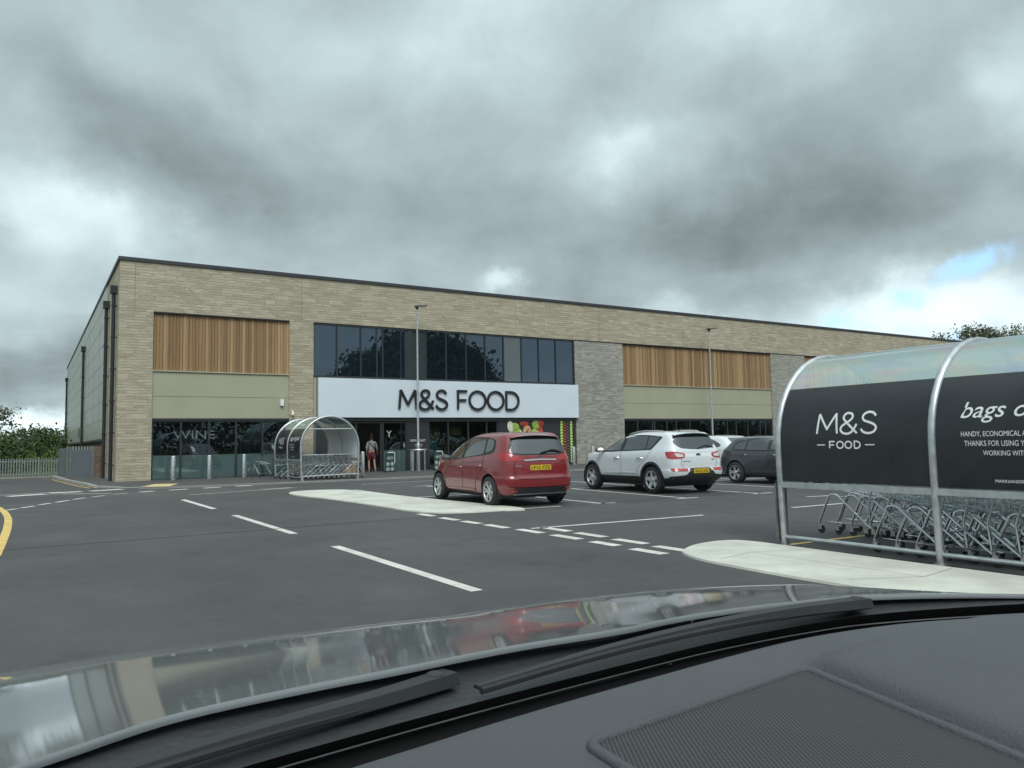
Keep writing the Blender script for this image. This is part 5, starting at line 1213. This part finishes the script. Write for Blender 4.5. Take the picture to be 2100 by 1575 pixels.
H_ = [((0,0,.92),(.172,.135)),((0,0,1.10),(.15,.11)),((0,.01,1.28),(.175,.115)),((0,0,1.40),(.11,.085)),((0,-.03,1.45),(.09,.07)),((-.18,0,1.37),(.068,.068)),((-.24,-.02,1.12),(.058,.058)),((-.215,.075,.92),(.045,.045)),((.18,0,1.37),(.068,.068)),((.255,.02,1.12),(.058,.058)),((.305,.11,.95),(.045,.045))]
skin_body('hooded_top', H_, [(0,1),(1,2),(2,3),(3,4),(3,5),(5,6),(6,7),(3,8),(8,9),(9,10)], M_HOOD, PT, 0, 2)
skin_body('shorts', [((0,0,.96),(.165,.13)),((0,0,.86),(.16,.13)),((-.105,.02,.78),(.10,.11)),((-.12,.045,.54),(.088,.095)),((.105,-.02,.78),(.10,.11)),((.12,-.05,.55),(.088,.095))], [(0,1),(1,2),(2,3),(1,4),(4,5)], M_SHORT, PT, 0, 2)
skin_body('hair', [((0,.0,1.775),(.022,.025)),((0,-.005,1.745),(.062,.07)),((0,-.015,1.69),(.088,.098)),((0,-.03,1.61),(.088,.075)),((.0,-.045,1.55),(.066,.045)),((.0,-.05,1.505),(.03,.02))], [(0,1),(1,2),(2,3),(3,4),(4,5)], M_HAIR, PT, 1, 2)
m_ = MB(); m_.tube(cr([(-.16,-.06,1.42),(-.05,-.125,1.30),(.06,-.135,1.16),(.17,-.09,1.02)],4), .013, 6); m_.build('bag_strap', M_BLK, PT, smooth=True)
for s, y in ((-1,.07),(1,-.16)):
    m_ = MB(); m_.box(s*.13-.045,s*.13+.045,y-.10,y+.10,0,.03); m_.box(s*.13-.045,s*.13+.045,y-.10,y-.02,.03,.06); m_.build('shoe', mat('shoe_pale', (.3,.29,.27), .8), PT, bevel=.012)

# ------------------------------------------------------------------ fence and gate
M_FEN = mat('galvanised_fence', (.27,.295,.29), .5, metal=.3, var=.12, vscale=4)
FT = thing('palisade_fence', 'pale galvanised palisade fence across the end of the service road', 'fence', (-8,46.6,0))
def fy(x): return 46.9-.12*(x+1.2)
m_ = MB()
for x in np.arange(-34, 1.35, .118):
    y = fy(x)-46.6; X = x+8
    m_.add([(X-.032,y,-.03),(X,y-.02,-.03),(X+.032,y,-.03),(X-.032,y,.93),(X,y-.02,.97),(X+.032,y,.93)], [(0,1,4,3),(1,2,5,4),(2,1,0),(3,4,5)])
m_.build('pales', M_FEN, FT)
m_ = MB()
for z in (.13,.78): m_.obox((-34+8, fy(-34)-46.6+.03),(1.35+8, fy(1.35)-46.6+.03), .04, z, z+.05)
m_.build('rails', M_FEN, FT)
for x in np.arange(-33.6, 1.4, 2.62):
    m_ = MB(); m_.box(x+8-.035,x+8+.035,fy(x)-46.6-.05,fy(x)-46.6+.01,-.03,.99); m_.build('fence_post', M_FEN, FT)
kk = MB(); kk.obox((-34,46.6),(1.2,45.2),.14,-.02,.05); struct(kk.build('far_kerb', M_KERB))
GT = thing('metal_gate', 'solid grey metal gate with pointed palisade tops beside the store', 'gate', (1.7,42.9,.05))
M_GATE = mat('grey_gate_sheet', (.115,.13,.145), .5, var=.1, vscale=1.5); M_GFR = mat('gate_frame_steel', (.20,.225,.235), .45, metal=.3, var=.1)
def gl_(a, b, z1, name):
    m_ = MB(); m_.obox((a[0]-1.7,a[1]-42.9),(b[0]-1.7,b[1]-42.9),.04,0,z1); return m_.build(name, M_GATE, GT)
gl_((1.30,44.5),(1.55,43.15),1.38,'gate_leaf'); g2_ = gl_((1.75,42.8),(2.55,41.5),1.28,'gate_leaf')
for x, y in ((1.60,43.05),(1.71,42.85),(2.58,41.45),(2.82,39.9)):
    m_ = MB(); m_.box(x-1.7-.04,x-1.7+.04,y-42.9-.05,y-42.9+.05,0,1.46); m_.build('gate_post', M_GFR, GT)
m_ = MB()
for i in range(7):
    t_ = (i+.5)/7; x = 1.75+.8*t_-1.7; y = 42.8-1.3*t_-42.9
    m_.add([(x-.035,y+.03,1.28),(x+.035,y-.05,1.28),(x-.035,y+.03,1.42),(x+.035,y-.05,1.42),(x,y,1.49)], [(0,1,3,2),(2,3,4)])
m_.build('pale_tips', M_FEN, GT)
m_ = MB(); m_.box(.03,.09,-.13,-.09,.75,.86); m_.build('gate_latch', M_STEEL, GT)
m_ = MB(); m_.box(2.62,2.9,39.85,41.4,.02,1.5); tag(m_.build('stone_wall', M_BROWN), 'low brown stone wall between the grey gate and the downpipes', 'wall')

# ------------------------------------------------------------------ trees
def leaf_mat(name, a, b):
    m = mat(name, a, .75, var=.3, vscale=1.2, col2=b, spec=.25); return m
M_LEAF = leaf_mat('leaves_green', (.030,.060,.020), (.085,.125,.045)); M_LEAF2 = leaf_mat('leaves_olive', (.050,.065,.030), (.13,.135,.07)); M_LEAF3 = leaf_mat('leaves_bright', (.08,.14,.03), (.17,.24,.07))
M_BARK = mat('bark', (.07,.055,.04), .95, var=.3, vscale=5)
def crown(rs, cx, cy, cz, rx, ry, rz, clumps, per, size, spread, bottom=-.6):
    P = []
    for _ in range(clumps):
        v = rs.normal(size=3); v /= np.linalg.norm(v); v[2] = max(v[2], bottom) ; q = rs.uniform(.35,1)**.5
        c = np.array([cx+v[0]*rx*q, cy+v[1]*ry*q, cz+v[2]*rz*q]); s_ = spread*rs.uniform(.6,1.4)
        P.append(c+rs.normal(size=(per,3))*np.array([s_,s_,s_*.7]))
    P = np.concatenate(P); n = len(P); a = rs.normal(size=(n,3)); a /= np.linalg.norm(a,axis=1)[:,None]; b = np.cross(a, rs.normal(size=(n,3))); b /= np.linalg.norm(b,axis=1)[:,None]
    sz = (size*rs.uniform(.5,1.3,size=n))[:,None]; a = a*sz; b = b*sz*.6
    V = np.stack([P-a, P-b, P+a, P+b], 1).reshape(-1,3); return V
def mesh_quads(name, V, m, parent):
    n = len(V)//4; me = bpy.data.meshes.new(name); me.vertices.add(len(V)); me.vertices.foreach_set('co', V.astype(np.float32).ravel())
    me.loops.add(4*n); me.loops.foreach_set('vertex_index', np.arange(4*n, dtype=np.int32)); me.polygons.add(n); me.polygons.foreach_set('loop_start', np.arange(0,4*n,4,dtype=np.int32))
    me.update(); me.materials.append(m); o = bpy.data.objects.new(name, me); COL.objects.link(o); o.parent = parent; return o
def tree(x, y, h, rx, ry, label, seed, m=M_LEAF, trunk=.35, base=.35, clumps=60, per=60, size=.22, spread=.6, group=None, name='tree', z0=-.06, limbs=7, bottom=-.6):
    rs = np.random.RandomState(seed); t = thing(name, label, 'tree' if name != 'bush' else 'bush', (x,y,z0), 0, group)
    cz = h*(base+(1-base)/2); rz = h*(1-base)/2
    V = crown(rs, 0,0,cz, rx,ry,rz, clumps, per, size, spread, bottom); V[:,2] = np.maximum(V[:,2], .02)
    mesh_quads('crown', V, m, t)
    o = MB(); o.tube([(0,0,0),(.05*h*.1,0,h*base*.6),(0,.05,h*base+rz*.5),(.1,0,h*base+rz*1.3)], [trunk,trunk*.75,trunk*.5,trunk*.15], 8)
    for i in range(limbs):
        a = rs.uniform(0,2*math.pi); z = h*base*rs.uniform(.7,1.2); e = (math.cos(a)*rx*.75, math.sin(a)*ry*.75, cz+rz*rs.uniform(-.2,.6))
        o.tube([(0,0,z),(e[0]*.4,e[1]*.4,z+(e[2]-z)*.55),e], [trunk*.4,trunk*.22,trunk*.05], 5)
    o.build('trunk', M_BARK, t, smooth=True)
    return t
# left, beyond the palisade fence
tree(-3.9,60,5.6,3.3,2.6,'half bare dark tree at the left edge rising highest above the fence',11,M_LEAF2,.16,.12,75,55,.10,.34, bottom=-.9,limbs=12)
tree(-6.6,66,7.8,3.4,3,'tall dark tree cut by the left edge of the view',12,M_LEAF,.2,.2,70,60,.13,.45)
for i, (x, y, h, rx, lb, mm) in enumerate([(-.2,72,3.1,2.6,'rounded green bush right of the half bare tree',M_LEAF),(2.6,80,3.3,3.0,'dense green bush beyond the fence next to the store corner',M_LEAF),
        (-3.2,56,2.2,2.8,'low dark bush directly behind the left end of the fence',M_LEAF),(0.2,95,3.6,4,'distant olive bush on the skyline between the tree and the store',M_LEAF2),(-9,90,5,7,'wide olive bush far behind the left tree',M_LEAF2)]):
    tree(x,y,h,rx,rx*.8,lb,20+i,mm,.08,.0,60,60,.12,.42,name='bush',limbs=3,bottom=-.95)
tree(1.2,62,1.55,1.9,1.4,'low bright green bush just above the right end of the fence',31,M_LEAF3,.05,0,30,50,.09,.22,name='bush',limbs=2,bottom=-.95)
rs = np.random.RandomState(77)
V = crown(rs, -30,150,.8,95,14,2.3,900,70,.28,1.1,-.9); V[:,2] = np.maximum(V[:,2],0)
hd = mesh_quads('far_wood', V, M_LEAF, None); hd['kind'] = 'stuff'; tag(hd, 'distant dark green wood along the horizon behind the store', 'wood')
# right, above the roof line
for i, (x, y, h, r_) in enumerate([(119.5,60,17.9,3.6),(126,61,17.7,3.0),(132.5,62,18.4,3.6),(112.5,61,16.6,2.6),(141,63,19.5,4.5)]):
    tree(x,y,h,r_,r_,['tallest tree showing over the right end of the roof','small tree between two taller ones above the clear shelter roof','tree rising over the clear shelter roof near the right edge','sparse tree top just peeping over the far roof line','rightmost tree above the near shelter cut by the picture edge'][i],40+i,M_LEAF2,.3,.45,90 if i != 3 else 26,70,.18,.6)
# behind the camera (seen mirrored in the glazing)
tree(42,-20,14.8,9.5,7,'broad oak across the road mirrored in the upper glazing',50,M_LEAF,.6,.12,400,150,.36,1.0)
tree(33.5,-20,9.8,4.5,4,'smaller tree left of the mirrored oak',51,M_LEAF,.4,.1,110,120,.34,.65)
tree(51.5,-21,9.8,4.2,4,'smaller tree right of the mirrored oak',52,M_LEAF,.4,.1,110,120,.34,.65)
V = crown(rs, 30,-60,2,150,8,5.5,1100,80,.33,1.5,-.9); V[:,2] = np.maximum(V[:,2],0)
hd = mesh_quads('roadside_hedge', V, M_LEAF, None); hd['kind'] = 'stuff'; tag(hd, 'long hedge along the road opposite the store', 'hedge')

# ------------------------------------------------------------------ the car we sit in
CX = .86
OC = thing('own_car', 'dark grey car we look out of with glossy bonnet and grey dashboard', 'car', (CX, .9, 0))
def local(o): o.matrix_parent_inverse = Matrix.Translation((-CX,-.9,0)); return o
M_BON = mat('bonnet_paint', (.115,.124,.128), .4, spec=.3, coat=1.0, var=.10, vscale=6, rvar=.05)
M_BON.node_tree.nodes['Principled BSDF'].inputs['Coat IOR'].default_value = 1.56
M_BON.node_tree.nodes['Principled BSDF'].inputs['Coat Roughness'].default_value = .06
REAR = cr([(-.25,.80,0),(-.10,.86,0),(.04,.92,0),(.15,.965,0),(.30,.98,0),(.42,.985,0),(.62,1.0,0),(.80,1.0,0),(.98,1.01,0),(1.2,.99,0),(1.39,.95,0),(1.6,.86,0),(1.8,.74,0),(1.95,.62,0)], 5)
RX = [p.x for p in REAR]; RY = [p.y for p in REAR]
rear = lambda x: float(np.interp(x, RX, RY))
YS = np.array([0,.04,.12,.22,.34,.46,.56,.64,.72,.80,.90,1.0,1.06]); SL = np.array([.175,.165,.150,.125,.108,.120,.170,.210,.240,.32,.70,1.4,2.4])
yy = np.linspace(0,1.06,54); sl = np.interp(yy, YS, SL); zz_ = -np.concatenate([[0], np.cumsum((sl[1:]+sl[:-1])/2*np.diff(yy))])
def bon(u, v):
    x = CX+u*1.0; yr_ = rear(x); q = abs(u)
    ln2 = (1-.03*q**3)*(2.02-yr_)*(1+.14*max(0,-u))
    t_ = v*1.06; z = 1.089+float(np.interp(t_, yy, zz_)) - .022*q**2 - .5*max(0,q-.93)**1.3 + .030*max(0,-u)
    if v == 0: z -= .0
    return (x, yr_+v*ln2, z)
m_ = MB(); us = list(np.linspace(-1,1,81)); vs_ = list(np.linspace(0,1,60))
m_.grid(bon, us, vs_)
# rolled rear edge
m_.grid(lambda u, v: (bon(u,0)[0], bon(u,0)[1]-.007*math.sin(v*math.pi/2), bon(u,0)[2]-.008*(1-math.cos(v*math.pi/2))-.0*v), us, np.linspace(0,1,5))
local(m_.build('bonnet', M_BON, OC, smooth=True, sharp=80))
m_ = MB()
for s in (-1,1):
    m_.grid(lambda u, v: (bon(s,u)[0]+s*.04*math.sin(v*math.pi*.5), bon(s,u)[1], bon(s,u)[2]*(1-v)+.30*v), np.linspace(0,1,20), np.linspace(0,1,8))
m_.grid(lambda u, v: (bon(u,1)[0], bon(u,1)[1]+.10*math.sin(v*math.pi*.6), bon(u,1)[2]*(1-v)+.28*v), np.linspace(-1,1,30), np.linspace(0,1,8))
local(m_.build('wing', M_BON, OC, smooth=True))
# scuttle panel between bonnet and glass
GLS = cr([(-.25,.60,0),(-.10,.70,0),(.05,.765,0),(.14,.80,0),(.33,.825,0),(.52,.842,0),(.72,.855,0),(.90,.862,0),(1.1,.850,0),(1.26,.82,0),(1.53,.71,0),(1.75,.58,0),(1.95,.42,0)], 5)
gy = lambda x: float(np.interp(x, [p.x for p in GLS], [p.y for p in GLS]))
m_ = MB(); m_.grid(lambda u, v: (CX+u, gy(CX+u)*(1-v)+(rear(CX+u)+.02)*v, 1.072-.016*math.sin(v*math.pi)**.6-.004*v+.030*v*max(0,-u)), np.linspace(-1,1,60), np.linspace(0,1,14))
local(m_.build('scuttle', mat('scuttle_plastic', (.034,.036,.038), .55, var=.2, vscale=6, bump=.3, bscale=80), OC, smooth=True))
M_WIP = mat('wiper_black', (.018,.019,.020), .5, var=.2, vscale=12)
def wiper(P, cap):
    m_ = MB(); Q = cr(P, 5); n_ = len(Q); vs = []
    for i, p in enumerate(Q):
        t_ = i/(n_-1); w_ = .007+.014*t_; h_ = .005+.011*t_; d = (Q[min(i+1,n_-1)]-Q[max(i-1,0)]).normalized(); n2 = Vector((-d.y,d.x,0))*w_
        vs += [p-n2, p-n2*.7+Vector((0,0,h_)), p+n2*.7+Vector((0,0,h_)), p+n2]
    fs = [(4*i+j, 4*i+(j+1)%4, 4*i+4+(j+1)%4, 4*i+4+j) for i in range(n_-1) for j in range(4)]+[(3,2,1,0),tuple(4*(n_-1)+j for j in range(4))]
    m_.add(vs, fs); a = local(m_.build('wiper_arm', M_WIP, OC, smooth=True, sharp=60))
    m_ = MB(); m_.lathe([(.013,-.006),(.012,.001),(.008,.003),(.002,.0035)], 18, 'z', cap); c_o = m_.build('pivot_cap', M_BLK, a, smooth=True); c_o.parent = a
    m_ = MB(); Q2 = [Vector((p.x, p.y-.012, p.z+.001)) for p in Q]; m_.tube(Q2, .005, 6); m_.build('wiper_blade', M_RUB, a, smooth=True)
wiper([(-.22,.745,1.078),(-.02,.83,1.080),(.20,.895,1.078),(.38,.935,1.074),(.50,.970,1.070)], (.475,.966,1.086))
wiper([(.50,.895,1.080),(.72,.925,1.082),(.95,.945,1.080),(1.18,.945,1.076),(1.38,.925,1.070)], (1.36,.93,1.086))
for s in (-1,): pass
# windscreen
M_WS = glassy('windscreen_glass', (.912,.958,.965), .016, gcol=(.9,.95,1), gmax=.10)
def ws(u, v, d=0): # v up the glass
    x = CX+u*(.98-.15*v); y = gy(CX+u*.98)*(1-v)+(.02-.10*u*u)*v; z = 1.078*(1-v)+1.72*v
    return (x, y+d*.6, z+d*.8)
m_ = MB(); us = np.linspace(-1,1,31); vs_ = np.linspace(0,1,21)
m_.grid(lambda u, v: ws(u,v,0), us, vs_)
local(m_.build('windscreen', M_WS, OC, smooth=True, recalc=False))
m_ = MB(); m_.grid(lambda u, v: (ws(u,v*.035,-.004)), us, [0,.5,1]); local(m_.build('screen_frit', mat('black_frit', (.006,.006,.007), .4, var=.1), OC, smooth=True))
# dashboard
DE = cr([(-.25,.44,0),(-.08,.58,0),(.06,.645,0),(.21,.690,0),(.33,.708,0),(.44,.722,0),(.63,.738,0),(.90,.752,0),(1.06,.737,0),(1.2,.700,0),(1.34,.63,0),(1.55,.50,0),(1.8,.30,0),(1.95,.12,0)], 5)
de = lambda x: float(np.interp(x, [p.x for p in DE], [p.y for p in DE]))
G4 = [Vector((.462,.612)), Vector((.835,.648)), Vector((.70,.13)), Vector((.42,.13))]   # speaker grille outline
def edge_d(p, a, b):
    ab = b-a; t_ = max(0,min(1,(p-a).dot(ab)/ab.length_squared)); return (p-(a+ab*t_)).length
def in4(p):
    return all(((G4[(i+1)%4]-G4[i]).x*(p-G4[i]).y-(G4[(i+1)%4]-G4[i]).y*(p-G4[i]).x) < 0 for i in range(4))
def dz(x, y):
    e = de(x)-y; f = min(1, max(0, e/.12)); f = f*f*(3-2*f)
    z = 1.116-.016*math.exp(-max(e,0)/.014)-.010*f-.035*max(0,.30-y)**1.5
    # the dashboard stands higher right of the grille, with a soft groove between
    q = ((x-.862)+(.648-y)*.26)/.018; q = 1/(1+math.exp(-max(-30,min(30,q))))
    g2 = min(1, max(0, (.69-y)/.07))*min(1, max(0, e/.10)); z += .022*q*g2*g2*(3-2*g2) - .016*math.exp(-(((x-.848)+(.648-y)*.26)/.011)**2)*g2
    return z
m_ = MB(); xs = np.linspace(-.18,1.9,360)
ts = list(np.linspace(0,1,230))
def dpt(u, v):
    y = de(u)*(1-v)+(-.10)*v; return (u, y, dz(u,y))
m_.grid(dpt, xs, [t_**1.15 for t_ in ts])
m_.grid(lambda u, v: (u, de(u)+.012*math.sin(v*math.pi/2), dz(u,de(u))-.05*v-.006*(1-math.cos(v*math.pi/2))), xs, np.linspace(0,1,6))
m_.grid(lambda u, v: (u, -.10-.05*v, dz(u,-.10)-.4*v), xs, np.linspace(0,1,4))
M_DASH = mat('dashboard_vinyl', (.070,.074,.079), .55, spec=.35, var=.08, vscale=3, bump=.22, bscale=260)
dash = local(m_.build('dashboard', M_DASH, OC, smooth=True))
M_GRL = bpy.data.materials.new('speaker_mesh'); M_GRL.use_nodes = True
def grill_mat():
    t = M_GRL.node_tree; b = t.nodes['Principled BSDF']; L = t.links.new
    tc = t.nodes.new('ShaderNodeTexCoord'); mp = t.nodes.new('ShaderNodeMapping'); mp.inputs[2].default_value = (0,0,rad(30)); L(tc.outputs['Object'], mp.inputs[0])
    sp = t.nodes.new('ShaderNodeSeparateXYZ'); L(mp.outputs[0], sp.inputs[0])
    def sn(o_, pitch):
        a = t.nodes.new('ShaderNodeMath'); a.operation = 'MULTIPLY'; L(o_, a.inputs[0]); a.inputs[1].default_value = 2*math.pi/pitch
        s = t.nodes.new('ShaderNodeMath'); s.operation = 'SINE'; L(a.outputs[0], s.inputs[0]); return s.outputs[0]
    A, B__ = sn(sp.outputs[0], .0042), sn(sp.outputs[1], .0050)
    q = t.nodes.new('ShaderNodeMath'); q.operation = 'MULTIPLY_ADD'; L(B__, q.inputs[0]); q.inputs[1].default_value = .45; L(A, q.inputs[2])
    mr = t.nodes.new('ShaderNodeMapRange'); L(q.outputs[0], mr.inputs[0]); mr.inputs[1].default_value = -1.0; mr.inputs[2].default_value = 1.0
    mx = t.nodes.new('ShaderNodeMix'); mx.data_type = 'RGBA'; L(mr.outputs[0], mx.inputs[0]); mx.inputs[6].default_value = (.008,.009,.010,1); mx.inputs[7].default_value = (.050,.053,.056,1); L(mx.outputs[2], b.inputs['Base Color'])
    b.inputs['Roughness'].default_value = .55
    bp = t.nodes.new('ShaderNodeBump'); bp.inputs['Strength'].default_value = .35; bp.inputs['Distance'].default_value = .001; L(mr.outputs[0], bp.inputs['Height']); L(bp.outputs[0], b.inputs['Normal'])
grill_mat()
gp_ = rnd_poly([(p.x,p.y) for p in G4], .02, 5)
cgx, cgy = .60, .38
m_ = MB(); m_.add([(cgx+(p.x-cgx)*.985, cgy+(p.y-cgy)*.985, 1.1085) for p in gp_]+[(cgx+(p.x-cgx)*.985, cgy+(p.y-cgy)*.985, 1.090) for p in gp_], [tuple(range(len(gp_)))]+[(i,(i+1)%len(gp_),len(gp_)+(i+1)%len(gp_),len(gp_)+i) for i in range(len(gp_))])
m_.build('speaker_grille', M_GRL, dash)
m_ = MB(); m_.tube([(p.x,p.y,1.1065) for p in gp_], .0065, 10, closed=True); m_.build('grille_rim', M_DASH, dash, smooth=True)
# dark well under the glass, between dashboard and scuttle
m_ = MB(); m_.grid(lambda u, v: (u, de(u)*(1-v)+(gy(u)+.01)*v, 1.065-.03*math.sin(v*math.pi)), np.linspace(-.15,1.88,60), np.linspace(0,1,6)); local(m_.build('demister_channel', mat('black_channel', (.004,.004,.005), .8), OC, smooth=True))

# screen pillars and door skins, so the car reads as a car from a step to the side
for s in (-1, 1):
    m_ = MB(); a = Vector(ws(s,0)); b = Vector(ws(s,1)); o_ = Vector((s*.055,0,0)); m_.tube([a+o_+Vector((0,.02,-.03)), a.lerp(b,.5)+o_, b+o_], [.045,.038,.036], 10); local(m_.build('screen_pillar', M_BON, OC, smooth=True))
    m_ = MB(); x = CX+s*1.03
    m_.grid(lambda u, v: (x+s*.02*math.sin(v*math.pi), .80-u*1.5, .30+v*.72), np.linspace(0,1,12), np.linspace(0,1,8)); m_.grid(lambda u, v: (x-s*.09*v, .80-u*1.5, 1.02+.02*math.sin(v*math.pi)), np.linspace(0,1,12), np.linspace(0,1,5)); m_.grid(lambda u, v: (x-s*.09, .80-u*1.5, 1.02-v*.7), np.linspace(0,1,12), np.linspace(0,1,4))
    local(m_.build('door', M_BON, OC, smooth=True))
m_ = MB(); a = Vector(ws(-1,1)); b = Vector(ws(1,1)); m_.tube([Vector(ws(u,1)) for u in np.linspace(-1.05,1.05,21)], .03, 8); local(m_.build('roof_header', M_BON, OC, smooth=True))
